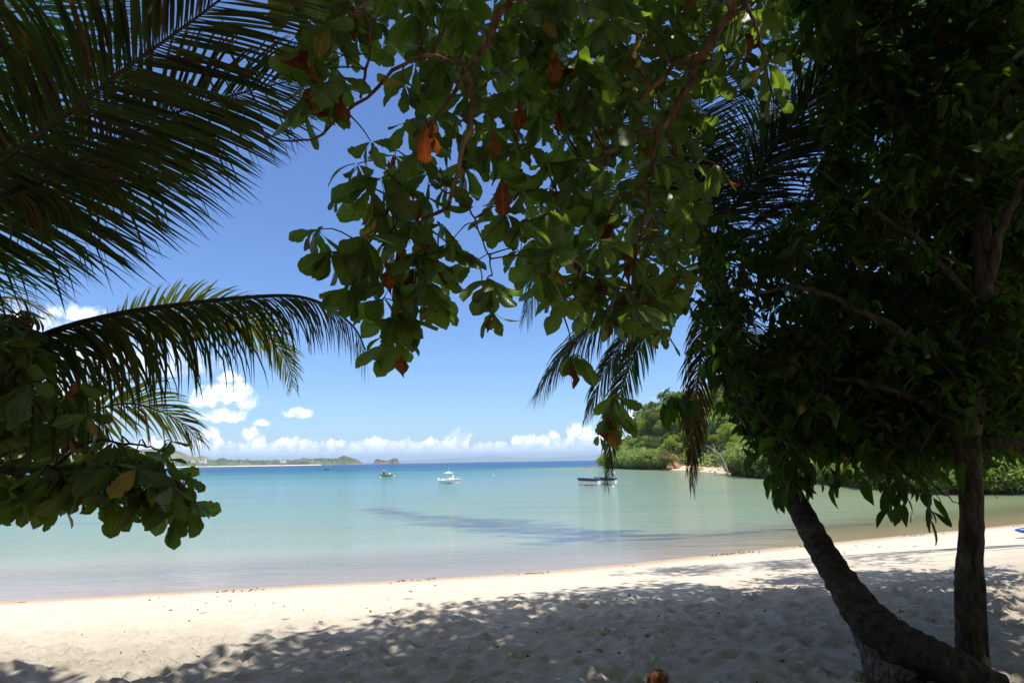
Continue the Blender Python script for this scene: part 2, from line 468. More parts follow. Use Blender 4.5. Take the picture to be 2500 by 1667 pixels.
build_sand()
def gz(x, y):
    z, s = sand_height(np.array([float(x)]), np.array([float(y)])); return float(z[0])

# far wooded headland on the right (front shore traced by where it meets the water)
HFRONT = [G(a, b)[:2] for a, b in [(1478, 1141.5), (1520, 1143.5), (1600, 1146.5), (1680, 1147), (1740, 1151), (1795, 1157), (1850, 1165),
                                  (1960, 1171), (2060, 1184), (2200, 1200), (2350, 1207), (2520, 1204), (2800, 1190), (3300, 1165)]]
HFRONT = np.array(HFRONT)
HBACK = np.array([(330, 150), (300, 330), (110, 330), (62, 265), (40, 228)])
HPOLY = np.vstack([HFRONT, HBACK])
print('front', HFRONT.round(0).tolist())
def inside(x, y, poly):
    x = np.asarray(x, float); y = np.asarray(y, float); c = np.zeros(x.shape, bool)
    n = len(poly)
    for i in range(n):
        a, b = poly[i], poly[i-1]
        cond = ((a[1] > y) != (b[1] > y))
        xx = (b[0]-a[0])*(y-a[1])/(b[1]-a[1]+1e-12)+a[0]
        c ^= cond & (x < xx)
    return c
def hdist(x, y):
    closed = np.vstack([HPOLY, HPOLY[:1]])
    d = np.abs(sdist(x, y, closed))
    return np.where(inside(x, y, HPOLY), d, -d)
def hill_h(x, y):
    d = hdist(x, y)
    h = 23*(1-np.exp(-np.maximum(d-2, 0)/20.0))
    h = h*(0.8+0.45*vnoise(x+500, y, 31, 28.0)) + np.clip(d, 0, 3)*0.12
    return np.where(d > 0, h, d*0.15), d

# ------------------------------------------------------------------ sea
WEED1 = np.array([G(a, b)[:2] for a, b in [(865, 1240), (930, 1233), (1060, 1256), (1200, 1262), (1310, 1270), (1400, 1285), (1540, 1293), (1600, 1306), (1720, 1306),
                                           (1560, 1318), (1430, 1326), (1275, 1333), (1300, 1321), (1270, 1312), (1215, 1304), (1100, 1292), (1010, 1280), (960, 1262), (900, 1252)]])
WEED2 = np.array([G(a, b)[:2] for a, b in [(1420, 1320), (1600, 1313), (1750, 1302), (1900, 1291), (2020, 1284), (2130, 1277), (2140, 1280), (2000, 1290), (1900, 1298), (1750, 1309), (1600, 1320), (1450, 1329)]])
def polymask(x, y, poly, soft):
    closed = np.vstack([poly, poly[:1]])
    d = np.abs(sdist(x, y, closed)); d = np.where(inside(x, y, poly), d, -d)
    return d/soft
def build_sea():
    ys = np.concatenate([np.linspace(4.5, 30, 150), np.geomspace(30.3, 26000, 190)])
    us = np.linspace(-2.2, 2.2, 330)
    U, Y = np.meshgrid(us, ys); X = U*np.maximum(Y, 18)
    S = -sdist(X, Y)
    Hd = -hdist(X, Y)
    weed = np.maximum(np.clip(polymask(X, Y, WEED1, 2.6)+.5, 0, 1), np.clip(polymask(X, Y, WEED2, 0.7)+.5, 0, 1)*1.0)
    ny, nx = X.shape
    V = np.stack([X.ravel(), Y.ravel(), np.zeros(X.size)], 1)
    idx = np.arange(nx*ny).reshape(ny, nx)
    F = np.stack([idx[:-1, :-1].ravel(), idx[:-1, 1:].ravel(), idx[1:, 1:].ravel(), idx[1:, :-1].ravel()], 1)
    m, nt, out = new_mat('sea_water')
    s = nt.attr('offshore'); hd = nt.attr('headland'); wd = nt.attr('weed')
    co = nt.coord('Object')
    lg = nt.math('LOGARITHM', nt.math('MAXIMUM', s, 1.0), 10.0)     # 0 at 1 m, 4 at 10 km
    wob = nt.math('SUBTRACT', nt.noise(nt.mapping(co, scale=(0.010, 0.028, 1)), 1.0, 4, 0.55), 0.5)
    lg = nt.math('ADD', lg, nt.math('MULTIPLY', wob, 0.5))
    body = nt.ramp(nt.math('DIVIDE', lg, 4.0), [
        (0.00, (0.37, 0.31, 0.24)), (0.14, (0.31, 0.30, 0.235)), (0.22, (0.19, 0.245, 0.20)), (0.34, (0.13, 0.22, 0.208)), (0.45, (0.098, 0.195, 0.225)),
        (0.54, (0.036, 0.145, 0.175)), (0.60, (0.013, 0.085, 0.15)), (0.68, (0.012, 0.065, 0.17)), (1.0, (0.008, 0.040, 0.14))])
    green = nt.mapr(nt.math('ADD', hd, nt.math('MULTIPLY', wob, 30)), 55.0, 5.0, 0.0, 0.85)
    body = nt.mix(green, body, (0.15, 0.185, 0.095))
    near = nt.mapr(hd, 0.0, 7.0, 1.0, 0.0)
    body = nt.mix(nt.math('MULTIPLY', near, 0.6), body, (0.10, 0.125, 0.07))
    wn = nt.noise(nt.mapping(co, scale=(0.35, 1.1, 1)), 1.0, 6, 0.7)
    wm = nt.mapr(nt.math('ADD', wd, nt.math('MULTIPLY', nt.math('SUBTRACT', wn, 0.5), 3.4)), 0.25, 1.25)
    streak = nt.mapr(nt.noise(nt.mapping(co, scale=(0.05, 0.35, 1), rot=(0, 0, 0.12)), 1.0, 5, 0.6), 0.52, 0.72)
    streak = nt.math('MULTIPLY', streak, nt.math('MULTIPLY', nt.mapr(s, 6, 22), nt.mapr(s, 60, 160, 1.0, 0.0)))
    wm = nt.math('MAXIMUM', wm, nt.math('MULTIPLY', streak, 0.42))
    body = nt.mix(nt.math('MULTIPLY', wm, 0.92), body, (0.062, 0.085, 0.125))
    # waves
    cw = nt.mapping(co, scale=(0.6, 2.0, 1), rot=(0, 0, 0.2))
    w1 = nt.noise(cw, 0.9, 5, 0.62, 0.3); w2 = nt.noise(cw, 5.0, 3, 0.6); w3 = nt.noise(nt.mapping(co, scale=(0.15, 0.5, 1)), 1.0, 3, 0.5)
    h = nt.math('ADD', nt.math('MULTIPLY', w1, 0.55), nt.math('ADD', nt.math('MULTIPLY', w2, 0.10), nt.math('MULTIPLY', w3, 0.9)))
    amp = nt.mapr(s, 0.3, 14.0, 0.10, 0.75)
    nb = nt.bump(h, amp, 0.5)
    b = pbsdf(nt, body, 0.9, 0.0, None)
    gl = nt.n.new('ShaderNodeBsdfGlossy'); nt.put(gl, 0, (1, 1, 1, 1)); nt.put(gl, 'Roughness', 0.06); nt.put(gl, 'Normal', nb)
    fr = nt.n.new('ShaderNodeFresnel'); nt.put(fr, 0, 1.33); nt.put(fr, 'Normal', nb)
    fac = nt.math('MINIMUM', nt.math('MULTIPLY', fr.outputs[0], 0.9), nt.mapr(lg, 1.75, 2.6, 0.50, 0.20))
    tr = nt.n.new('ShaderNodeBsdfTransparent'); nt.put(tr, 0, (0.93, 0.95, 0.93, 1))
    shal = nt.mapr(s, 0.0, 7.0, 0.12, 1.0)
    mx0 = nt.n.new('ShaderNodeMixShader'); nt.put(mx0, 0, shal); nt.l.new(tr.outputs[0], mx0.inputs[1]); nt.l.new(b, mx0.inputs[2])
    mx = nt.n.new('ShaderNodeMixShader'); nt.put(mx, 0, fac); nt.l.new(mx0.outputs[0], mx.inputs[1]); nt.l.new(gl.outputs[0], mx.inputs[2])
    nt.l.new(mx.outputs[0], out.inputs[0])
    o = mesh_obj('sea', V, F, m, attrs={'offshore': S.ravel(), 'headland': Hd.ravel(), 'weed': weed.ravel()})
    tag(o, kind='structure')
build_sea()

# ------------------------------------------------------------------ headland: hill, earth bank, cove, trees, rocks
def build_hill():
    xs = np.linspace(28, 330, 190); ys = np.linspace(38, 335, 190)
    X, Y = np.meshgrid(xs, ys); Z, D = hill_h(X, Y)
    Z = Z + (vnoise(X, Y, 41, 2.5)-.5)*0.8*np.clip(D/4, 0, 1)
    Z = np.where(D < -4, -2.0, Z-0.05)
    ny, nx = X.shape
    V = np.stack([X.ravel(), Y.ravel(), Z.ravel()], 1); idx = np.arange(nx*ny).reshape(ny, nx)
    F = np.stack([idx[:-1, :-1].ravel(), idx[:-1, 1:].ravel(), idx[1:, 1:].ravel(), idx[1:, :-1].ravel()], 1)
    m, nt, out = new_mat('forest_floor')
    co = nt.coord('Object'); n = nt.noise(co, 0.5, 6, 0.65); d = nt.attr('inland')
    col = nt.mix(nt.mapr(n, .35, .65), (0.03, 0.045, 0.015), (0.08, 0.075, 0.035))
    col = nt.mix(nt.mapr(d, 0.1, 0.8, 1.0, 0.0), col, (0.16, 0.12, 0.08))
    nt.l.new(pbsdf(nt, col, 0.95, 0.1, nt.bump(n, 0.8, 0.5)), out.inputs[0])
    tag(mesh_obj('headland_hill', V, F, m, attrs={'inland': D.ravel()}), kind='structure')
build_hill()

def crown_mesh(seed, n=2200, lobes=15, size=0.05, flat=0.8, hang=0.0):
    """unit crown: leaf clumps scattered over lobes of an uneven outline, some deeper inside"""
    r = np.random.default_rng(seed)
    L = r.normal(size=(lobes, 3)); L /= np.linalg.norm(L, axis=1)[:, None]; L *= r.uniform(.25, .78, (lobes, 1)); L[:, 2] = L[:, 2]*flat
    Rr = r.uniform(.24, .46, lobes)
    k = r.integers(0, lobes, n)
    d = r.normal(size=(n, 3)); d /= np.linalg.norm(d, axis=1)[:, None]; d[:, 2] = np.abs(d[:, 2])*np.where(r.random(n) < .78, 1, -1)
    p = L[k]+d*(Rr[k]*r.uniform(.72, 1.05, n))[:, None]
    nn = d+r.normal(size=(n, 3))*.75; nn /= np.linalg.norm(nn, axis=1)[:, None]
    a = np.cross(nn, r.normal(size=(n, 3))); a /= np.linalg.norm(a, axis=1)[:, None]; b = np.cross(nn, a)
    s = size*r.uniform(.6, 1.35, n)[:, None]
    q = np.stack([p-a*s*1.3, p-b*s*.65, p+a*s*1.3, p+b*s*.65], 1)
    q[:, 2] -= np.array([0, 0, 1])*hang*s
    V = q.reshape(-1, 3); F = np.arange(n*4).reshape(n, 4)
    return V, F
def canopy_mat(name, dark, light, trans):
    m, nt, out = new_mat(name)
    geo = nt.n.new('ShaderNodeNewGeometry'); rnd = geo.outputs['Random Per Island']
    oi = nt.n.new('ShaderNodeObjectInfo'); orr = oi.outputs['Random']
    n = nt.noise(nt.coord('Object'), 2.2, 3, 0.6)
    f = nt.math('ADD', nt.math('MULTIPLY', rnd, 0.55), nt.math('MULTIPLY', nt.mapr(n, .35, .65), 0.45))
    col = nt.mix(f, dark, light)
    hs = nt.n.new('ShaderNodeHueSaturation'); nt.put(hs, 'Color', col)
    nt.put(hs, 'Hue', nt.mapr(orr, 0, 1, 0.475, 0.515)); nt.put(hs, 'Value', nt.mapr(orr, 0, 1, 0.75, 1.3)); nt.put(hs, 'Saturation', nt.mapr(orr, 0, 1, 1.1, 0.85))
    a = pbsdf(nt, hs.outputs[0], 0.6, 0.2)
    t = nt.n.new('ShaderNodeBsdfTranslucent'); nt.put(t, 0, trans)
    mx = nt.n.new('ShaderNodeMixShader'); mx.inputs[0].default_value = 0.3
    nt.l.new(a, mx.inputs[1]); nt.l.new(t.outputs[0], mx.inputs[2]); nt.l.new(mx.outputs[0], out.inputs[0]); return m
M_hill = canopy_mat('hill_foliage', (0.075, 0.125, 0.020), (0.27, 0.36, 0.055), (0.42, 0.56, 0.05))
M_hilld = canopy_mat('dark_hill_foliage', (0.035, 0.070, 0.018), (0.14, 0.21, 0.045), (0.22, 0.34, 0.04))
M_mang = canopy_mat('mangrove_foliage', (0.08, 0.14, 0.025), (0.24, 0.32, 0.07), (0.3, 0.42, 0.05))
M_grass = canopy_mat('grassy_foliage', (0.10, 0.11, 0.03), (0.24, 0.22, 0.06), (0.2, 0.2, 0.04))
M_htrunk = simple('hill_trunk', (0.16, 0.14, 0.115), 0.9, 0.1, 0.3, 2)
M_mtrunk = simple('mangrove_stem', (0.09, 0.075, 0.06), 0.9, 0.1, 0.3, 2)

def tree_proto(name, label, cat, group, seed, h, cr, crz, mat, n=2000, size=.05, trunk_r=.2, stems=1, lobes=15, tmat=None):
    """tree whose crown radius is cr (m), crown centre at height h"""
    root = empty(name, (0, 0, 0), label, cat, group)
    V, F = crown_mesh(seed, n, lobes, size)
    V = V*np.array([cr, cr, crz])+np.array([0, 0, h])
    mesh_obj('crown', V, F, mat, root, smooth=False)
    mb = MB(); r = random.Random(seed)
    for s in range(stems):
        a = r.random()*6.28; sp = 0 if stems == 1 else cr*.45
        base = (math.cos(a)*sp*.9, math.sin(a)*sp*.9, -.6)
        top = (r.uniform(-.2, .2)*cr, r.uniform(-.2, .2)*cr, h)
        pts = spline([base, (base[0]*.6+r.uniform(-.1, .1)*h*.3, base[1]*.6, h*.4), top], 6)
        mb.tube(pts, [trunk_r*(1-.6*i/5) for i in range(6)], 6)
        for k in range(4 if stems == 1 else 2):
            b = r.random()*6.28; q = Vector(pts[3 if k % 2 else 4])
            e = q+Vector((math.cos(b)*cr*.6, math.sin(b)*cr*.6, crz*r.uniform(.2, .6)))
            mb.tube([q, (q+e)/2+Vector((0, 0, .1*h)), e], [trunk_r*.45, trunk_r*.3, trunk_r*.12], 5)
    mb.build('trunk', tmat or M_htrunk, root, True)
    return root
def dup(root, loc, rz, sc=1.0, label=None):
    c = root.copy(); COL.objects.link(c); c.location = loc; c.rotation_euler = (0, 0, rz); c.scale = (sc, sc, sc)
    if label: c['label'] = label
    for ch in root.children:
        d = ch.copy(); COL.objects.link(d); d.parent = c
    return c
GH, GM = 'trees covering the wooded headland', 'mangrove bushes along the far shore'
protos = [tree_proto('forest_tree', 'rounded green tree in the dense wood covering the headland across the bay', 'tree', GH, 100+i, 6.0, 4.2, 3.4, M_hill, 2600, .05, .22) for i in range(3)]
protos += [tree_proto('forest_tree', 'dark green tree in the dense wood covering the headland across the bay', 'tree', GH, 200+i, 8.0, 3.6, 3.9, M_hilld, 2600, .055, .25) for i in range(2)]
bushes = [tree_proto('mangrove_bush', 'bright green mangrove bush standing in the water along the far shore', 'bush', GM, 300+i, 1.7, 2.4, 1.9, M_mang, 2600, .045, .06, 5, 18, M_mtrunk) for i in range(3)]
def place(protolist, k, used, x, y, z, sc, rz):
    p = protolist[k]
    if k not in used:
        used.add(k); p.location = (x, y, z); p.rotation_euler = (0, 0, rz); p.scale = (sc, sc, sc); return p
    return dup(p, (x, y, z), rz, sc)
ht, hb = set(), set()
r = random.Random(5); pts_used = []
tries = 0
while len(pts_used) < 285 and tries < 30000:
    tries += 1
    y = r.uniform(46, 262); x = r.uniform(30, 60+y*.45)
    d = float(hdist(np.array([x]), np.array([y]))[0])
    if d < 2.6 or d > 30: continue
    px, py, dd = proj((x, y, 8))
    if px > 2550 or px < 1450: continue
    if dd > 60 and 1655 < px < 1790 and d < 6: continue
    if any((x-a)**2+(y-b)**2 < (2.6+0.03*d)**2*1.6 for a, b in pts_used): continue
    pts_used.append((x, y))
    z = float(hill_h(np.array([x]), np.array([y]))[0][0])
    k = r.choice([0, 1, 2, 0, 1, 3, 4])
    place(protos, k, ht, x, y, z-.4, r.uniform(.7, 1.25)*(0.72 if d < 8 else 1), r.random()*6.28)
def undergrowth():
    r = np.random.default_rng(21); n = 60000
    y = r.uniform(44, 262, n)**1.0; x = r.uniform(30, 60+.45*y)
    d = hdist(x, y); k = (d > .6) & (d < 34); x, y, d = x[k], y[k], d[k]
    z = hill_h(x, y)[0]+r.uniform(0, 1.6, len(x))*np.clip(d/3, .2, 1)
    n = len(x); p = np.stack([x, y, z], 1)
    nn = r.normal(size=(n, 3))+np.array([-.4, -.5, .8]); nn /= np.linalg.norm(nn, axis=1)[:, None]
    a = np.cross(nn, r.normal(size=(n, 3))); a /= np.linalg.norm(a, axis=1)[:, None]; b = np.cross(nn, a)
    s = (r.uniform(.12, .34, n)*np.clip(y/110, .7, 1.6))[:, None]
    q = np.stack([p-a*s*1.4, p-b*s*.7, p+a*s*1.4, p+b*s*.7], 1)
    tag(mesh_obj('undergrowth', q.reshape(-1, 3), np.arange(n*4).reshape(n, 4), M_hill, smooth=False), kind='stuff')
undergrowth()
# a few trees that stand out on the ridge
for (px, dist, sc, k, lab) in [(1640, 205, 1.1, 3, 'tallest dark spreading tree on the ridge line at the top of the headland'),
                               (1570, 212, 1.0, 4, 'dark flat-topped tree leaning out at the left end of the headland ridge'),
                               (1608, 200, 1.15, 1, 'light green tree stepping down the ridge left of the tallest headland tree')]:
    q = P(px, 1120, dist); z = float(hill_h(np.array([q[0]]), np.array([q[1]]))[0][0])
    o = dup(protos[k], (q[0], q[1], z+.5), 1.0, sc, lab); del o['group']
# mangrove bushes follow the water's edge
cum = np.concatenate([[0], np.cumsum(np.hypot(*np.diff(HFRONT, axis=0).T))])
nb = 0
for t in np.arange(0, cum[12], 2.2):
    i = min(np.searchsorted(cum, t, 'right')-1, len(HFRONT)-2); u = (t-cum[i])/(cum[i+1]-cum[i])
    q = HFRONT[i]*(1-u)+HFRONT[i+1]*u
    px, py, dd = proj((q[0], q[1], 0))
    if px > 2580 or 1622 < px < 1800: continue
    for row in range(2):
        x = q[0]+r.uniform(-.6, .8)+row*2.6; y = q[1]+r.uniform(-.8, .8)
        far = dd > 80
        sc = r.uniform(.8, 1.25)*(1.45 if far else .92)
        if 1500 < px < 1610: sc *= 1.25
        place(bushes, r.randrange(3), hb, x, y, -.1, sc, r.random()*6.28); nb += 1
print('trees', len(pts_used), 'bushes', nb)
q = G(1860, 1167); o = dup(bushes[0], (q[0]+1.2, q[1]+1, -.1), .6, 2.3, 'large rounded light green mangrove bush beside the rocks of the cove'); del o['group']

# the little cove: pale sand strip, orange earth bank, boulders, bleached dead tree
def strip(name, pts, widths, z0, z1, mat, n=30):
    c = spline(pts, n); V = []; F = []
    for i, p in enumerate(c):
        t = nrm(c[min(i+1, n-1)]-c[max(i-1, 0)]); s = np.array([t[1], -t[0], 0])
        wd = np.interp(i/(n-1), [0, .5, 1], widths)*(1+.2*math.sin(i*1.7))
        for k in range(6):
            u = k/5; V.append(p+s*wd*(u-.5)*2+np.array([0, 0, z0+(z1-z0)*u+.05*math.sin(i*2.1+k)]))
    for i in range(n-1):
        for k in range(5): a = i*6+k; F.append((a, a+1, a+7, a+6))
    return mesh_obj(name, V, F, mat)
M_cove = simple('cove_sand', (0.50, 0.40, 0.31), 0.9, 0.1, 0.1, 1.5)
a, b, c_ = G(1622, 1146.5), G(1690, 1148.0), G(1795, 1157)
tag(strip('cove_beach', [a+[0.5, 1, 0], (a+b)/2+[1, 0, 0], b+[1, 0, 0], (b+c_)/2+[1.0, 0, 0], c_+[1, 1, 0]], [1.4, 3.2, 1.6], 1.1, -0.15, M_cove), kind='structure')
M_rock = simple('shore_rock', (0.20, 0.165, 0.135), 0.9, 0.15, 0.4, 1.2, 0.6, 5)
M_rockp = simple('pale_shore_rock', (0.40, 0.30, 0.22), 0.9, 0.15, 0.3, 1.2, 0.6, 5)
def rock_mesh(seed, mat, name='boulder'):
    rr = np.random.default_rng(seed); mb = MB(); mb.ball((0, 0, 0), 1, 6)
    V = np.array(mb.v); 
    for _ in range(7):
        d = rr.normal(size=3); d /= np.linalg.norm(d); h = rr.uniform(.45, .8)
        e = V@d-h; V = V-np.outer(np.clip(e, 0, None), d)
    V += rr.normal(size=V.shape)*.03; V = V*np.array([1, .8, .6])
    return mesh_obj(name, V, mb.f, mat, smooth=False)
rocks = [tag(rock_mesh(i, M_rock if i % 2 else M_rockp), 'angular brown boulder in the rock heap along the cove shore', 'rock', 'boulders heaped along the cove shore') for i in range(4)]
rr = random.Random(9); first = set()
for i in range(64):
    px = rr.uniform(1690, 1802); py = np.interp(px, [1690, 1740, 1802], [1148, 1152, 1158])-rr.random()**1.3*9+1
    q = G(px, min(py, 1156.5) if px > 1780 else py)
    k = rr.randrange(4); o = rocks[k] if k not in first else rocks[k].copy()
    if k in first: COL.objects.link(o)
    first.add(k)
    d = proj(q)[2]; up = max(0, (np.interp(px, [1690, 1740, 1802], [1148, 1152, 1158])-py))/9
    o.location = Vector(G(px, py+up*3)) + Vector((0, 0, .1+up*.9)); o.rotation_euler = (rr.random(), rr.random(), rr.random()*6)
    s = rr.uniform(.28, .8); o.scale = (s, s, s)
reef = rock_mesh(77, M_rock, 'reef_rock'); tag(reef, 'low dark flat reef rock showing above the water left of the headland tip', 'rock')
q = G(1447, 1139.5); reef.location = Vector(q)+Vector((0, 0, .05)); reef.scale = (5.5, 2.0, .45)
M_earth = simple('orange_earth', (0.24, 0.145, 0.075), 0.95, 0.1, 0.3, .5, .8, 2)
def bank():
    mb = MB(); rr = random.Random(4)
    o = P(1652, 1108, 158)
    n = 16; V = []; F = []
    for j in range(7):
        for i in range(n):
            u = i/(n-1); v = j/6
            V.append((o[0]-2.6+u*5.2+rr.uniform(-.2, .2), o[1]+v*5+math.sin(u*9)*.8+rr.uniform(-.3, .3), .5+v*4.2*(.6+.4*math.sin(math.pi*u))+rr.uniform(-.3, .3)))
    for j in range(6):
        for i in range(n-1): a = j*n+i; F.append((a, a+1, a+n+1, a+n))
    # close the back so that it is a solid bank
    b = len(V); V += [(o[0]-3, o[1]+9, 0), (o[0]+3, o[1]+9, 0)]
    F.append(tuple(6*n+i for i in range(n-1, -1, -1))+(b, b+1))
    return mesh_obj('earth_bank', V, F, M_earth, smooth=False)
tag(bank(), kind='structure')
g1 = dup(bushes[1], tuple(P(1625, 1118, 154)*[1, 1, 0]+[0, 0, .5]), 2.0, 1.5, 'dry yellowish bush in front of the orange earth bank'); del g1['group']
for ch in g1.children:
    if ch.name.startswith('crown'):
        ch.data = ch.data.copy(); ch.data.materials[0] = M_grass
dt = empty('dead_tree', P(1778, 1140, 92)*[1, 1, 0]+np.array([0, 0, .2]), 'bleached bare branches of a dead tree above the cove rocks', 'tree')
M_dead = simple('bleached_wood', (0.42, 0.38, 0.33), 0.8, 0.1, 0.2, 3)
mb = MB(); base = np.array(dt.location); mb.tube(spline([base+[0, 0, -.4], base+[-.4, 0, 1.5], base+[-1.2, -.3, 3.2], base+[-2.4, -.5, 4.3]], 8), [.16*(1-.08*i) for i in range(8)], 6)
mb.build('trunk', M_dead, dt, True)
rr = random.Random(3)
for k in range(7):
    s = base+[-.2-.28*k, -.1, .9+.5*k]; e = s+np.array([rr.uniform(-2.4, 1.6), rr.uniform(-.8, .4), rr.uniform(.2, 1.6)])
    mb = MB(); mb.tube(spline([s, (s+e)/2+[0, 0, .3], e], 6), [.08, .07, .06, .05, .035, .02], 5); mb.build('branch', M_dead, dt, True)

# ------------------------------------------------------------------ far shore, islands, mountains
def ridge(name, prof, dist, depth, mat, label=None, base=-2, kind='structure', n=220, rough=1.0):
    """a landform: real crest profile, real depth, steep front and back"""
    px = np.array([p[0] for p in prof], float); py = np.array([p[1] for p in prof], float)
    xs = np.linspace(px[0], px[-1], n); top = np.interp(xs, px, py)
    V = []; m = 9
    for i, (x, y) in enumerate(zip(xs, top)):
        dd = dist
        q = P(x, y, dd); hgt = max(q[2], .2)
        for k in range(m):
            u = k/(m-1)                       # 0 front .. 1 back
            s = math.sin(math.pi*min(1, u*1.0))**.7 if 0 < u < 1 else 0
            jit = (rng.random()-.5)*rough*hgt*.22 if 0 < k < m-1 else 0
            yy = q[1]+(u-.5)*depth
            V.append((q[0]*(yy/q[1]), yy, base if k in (0, m-1) else (hgt*s+jit)))
    V = np.array(V); idx = np.arange(n*m).reshape(n, m)
    F = np.stack([idx[:-1, :-1].ravel(), idx[1:, :-1].ravel(), idx[1:, 1:].ravel(), idx[:-1, 1:].ravel()], 1)
    o = mesh_obj(name, V, F, mat, smooth=False); tag(o, label, kind=kind); return o
def land_mat(name, dark, light, rockc, sc=.02):
    m, nt, out = new_mat(name); co = nt.coord('Object')
    n = nt.noise(co, sc, 7, .7); n2 = nt.noise(co, sc*.25, 3, .5)
    col = nt.mix(nt.mapr(n, .38, .62), dark, light)
    col = nt.mix(nt.mapr(n2, .52, .64), col, rockc)
    nt.l.new(pbsdf(nt, col, .95, .05), out.inputs[0]); return m
M_land = land_mat('far_woods', (0.035, 0.06, 0.025), (0.11, 0.14, 0.05), (0.14, 0.15, 0.06))
M_bare = land_mat('grassy_slope', (0.10, 0.12, 0.05), (0.20, 0.18, 0.10), (0.24, 0.17, 0.11))
M_isl = land_mat('island_scrub', (0.04, 0.06, 0.03), (0.10, 0.13, 0.05), (0.16, 0.12, 0.09), .03)
M_mtn = land_mat('distant_mountain', (0.05, 0.07, 0.05), (0.09, 0.10, 0.07), (0.1, 0.1, 0.08), .001)
hz_ = lambda x: 1125.7-0.0154*(x-1250)
ridge('far_hill', [(-300, 1090), (-60, 1075), (60, 1085), (150, 1108), (260, 1104), (380, 1094), (430, 1098), (462, 1112), (480, 1115), (495, 1112), (510, 1118), (530, 1128), (560, 1137)], 2800, 700, M_bare, rough=.25)
ridge('far_lowland', [(-300, 1128), (200, 1126), (400, 1128), (470, 1124), (520, 1123), (540, 1119), (560, 1122), (620, 1123), (690, 1123), (730, 1122), (740, 1118), (760, 1120), (790, 1119), (812, 1121), (825, 1118), (840, 1114), (852, 1117), (870, 1122), (884, 1131)], 2450, 420, M_land, rough=1.5, n=420)
ridge('cape_hill', [(722, 1131), (732, 1121), (742, 1118), (760, 1120), (800, 1119), (825, 1120), (833, 1115), (840, 1113), (852, 1116), (868, 1120), (880, 1126), (885, 1131.5)], 2380, 160, M_isl, n=160)
ridge('small_island', [(911, 1131), (914, 1126), (919, 1120), (926, 1121), (931, 1124), (937, 1123), (944, 1125), (950, 1123), (957, 1120), (964, 1119), (972, 1120.5), (974, 1129), (976, 1131)], 2350, 110, M_isl, n=120)
M_fars = simple('far_beach_sand', (0.62, 0.55, 0.46), .9, .1, .05, .01)
def farbeach():
    V = []; F = []
    xs = np.linspace(-200, 786, 60)
    for i, x in enumerate(xs):
        q = P(x, hz_(x), 2220)
        for k, (dy, z) in enumerate([(-20, -.6), (0, 1.2), (12, 2.6 if x < 770 else 1.0), (60, 2.9)]): V.append((q[0]*(q[1]+dy)/q[1], q[1]+dy, z))
        if i:
            b = (i-1)*4
            for k in range(3): F.append((b+k, b+4+k, b+5+k, b+k+1))
    tag(mesh_obj('far_beach', V, F, M_fars), kind='structure')
farbeach()
ridge('distant_mountains', [(600, 1131), (700, 1127), (860, 1128), (1000, 1124), (1080, 1119), (1150, 1116), (1200, 1112), (1260, 1116), (1330, 1118), (1400, 1113), (1440, 1110), (1480, 1108), (1550, 1114), (1700, 1118)], 19000, 2500, M_mtn, n=160, rough=.2)
# white houses on the far shore
M_hw = simple('house_wall', (0.75, 0.73, 0.70), .8, .1, .05, .2); M_hr = simple('house_roof', (0.45, 0.42, 0.40), .8, .1, .1, .2)
hs = [(472, 1126, 10, 8, 5), (494, 1126, 14, 9, 6), (502, 1124, 5, 5, 12), (688, 1127, 8, 7, 4.5), (694, 1126, 8, 7, 5.5)]
hl = ['small white house near the left end of the far beach', 'wide white house below the far grassy hill', 'slim white tower beside the wide white house on the far shore',
      'low white house among trees on the far shore, left of a pair', 'taller white house among trees on the far shore, right of a pair']
for (px, py, wx, wy, hh), lab in zip(hs, hl):
    q = P(px, py, 2230); zb = q[2]-hh*.9
    h0 = empty('house', (q[0], q[1], zb), lab, 'house')
    MB().box((q[0], q[1], zb+hh/2), (wx*1.5, wy, hh)).build('wall', M_hw, h0)
    mb = MB(); X = wx*.82; Y = wy*.6
    mb.add([(q[0]-X, q[1]-Y, zb+hh), (q[0]+X, q[1]-Y, zb+hh), (q[0]+X, q[1]+Y, zb+hh), (q[0]-X, q[1]+Y, zb+hh), (q[0]-X, q[1], zb+hh*1.4), (q[0]+X, q[1], zb+hh*1.4)],
           [(0, 1, 5, 4), (2, 3, 4, 5), (0, 4, 3), (1, 2, 5), (0, 3, 2, 1)]).build('roof', M_hr, h0)

# ------------------------------------------------------------------ haze: closed box of thin even air
def build_haze():
    mb = MB().box((0, 0, 137), (46000, 46000, 284)); m, nt, out = new_mat('haze_air')
    v = nt.n.new('ShaderNodeVolumePrincipled'); nt.put(v, 'Color', (0.55, 0.72, 0.95)); nt.put(v, 'Density', 0.00010); nt.put(v, 'Anisotropy', 0.0)
    nt.l.new(v.outputs[0], out.inputs['Volume'])
    o = mb.build('haze', m); tag(o, kind='stuff')
build_haze()

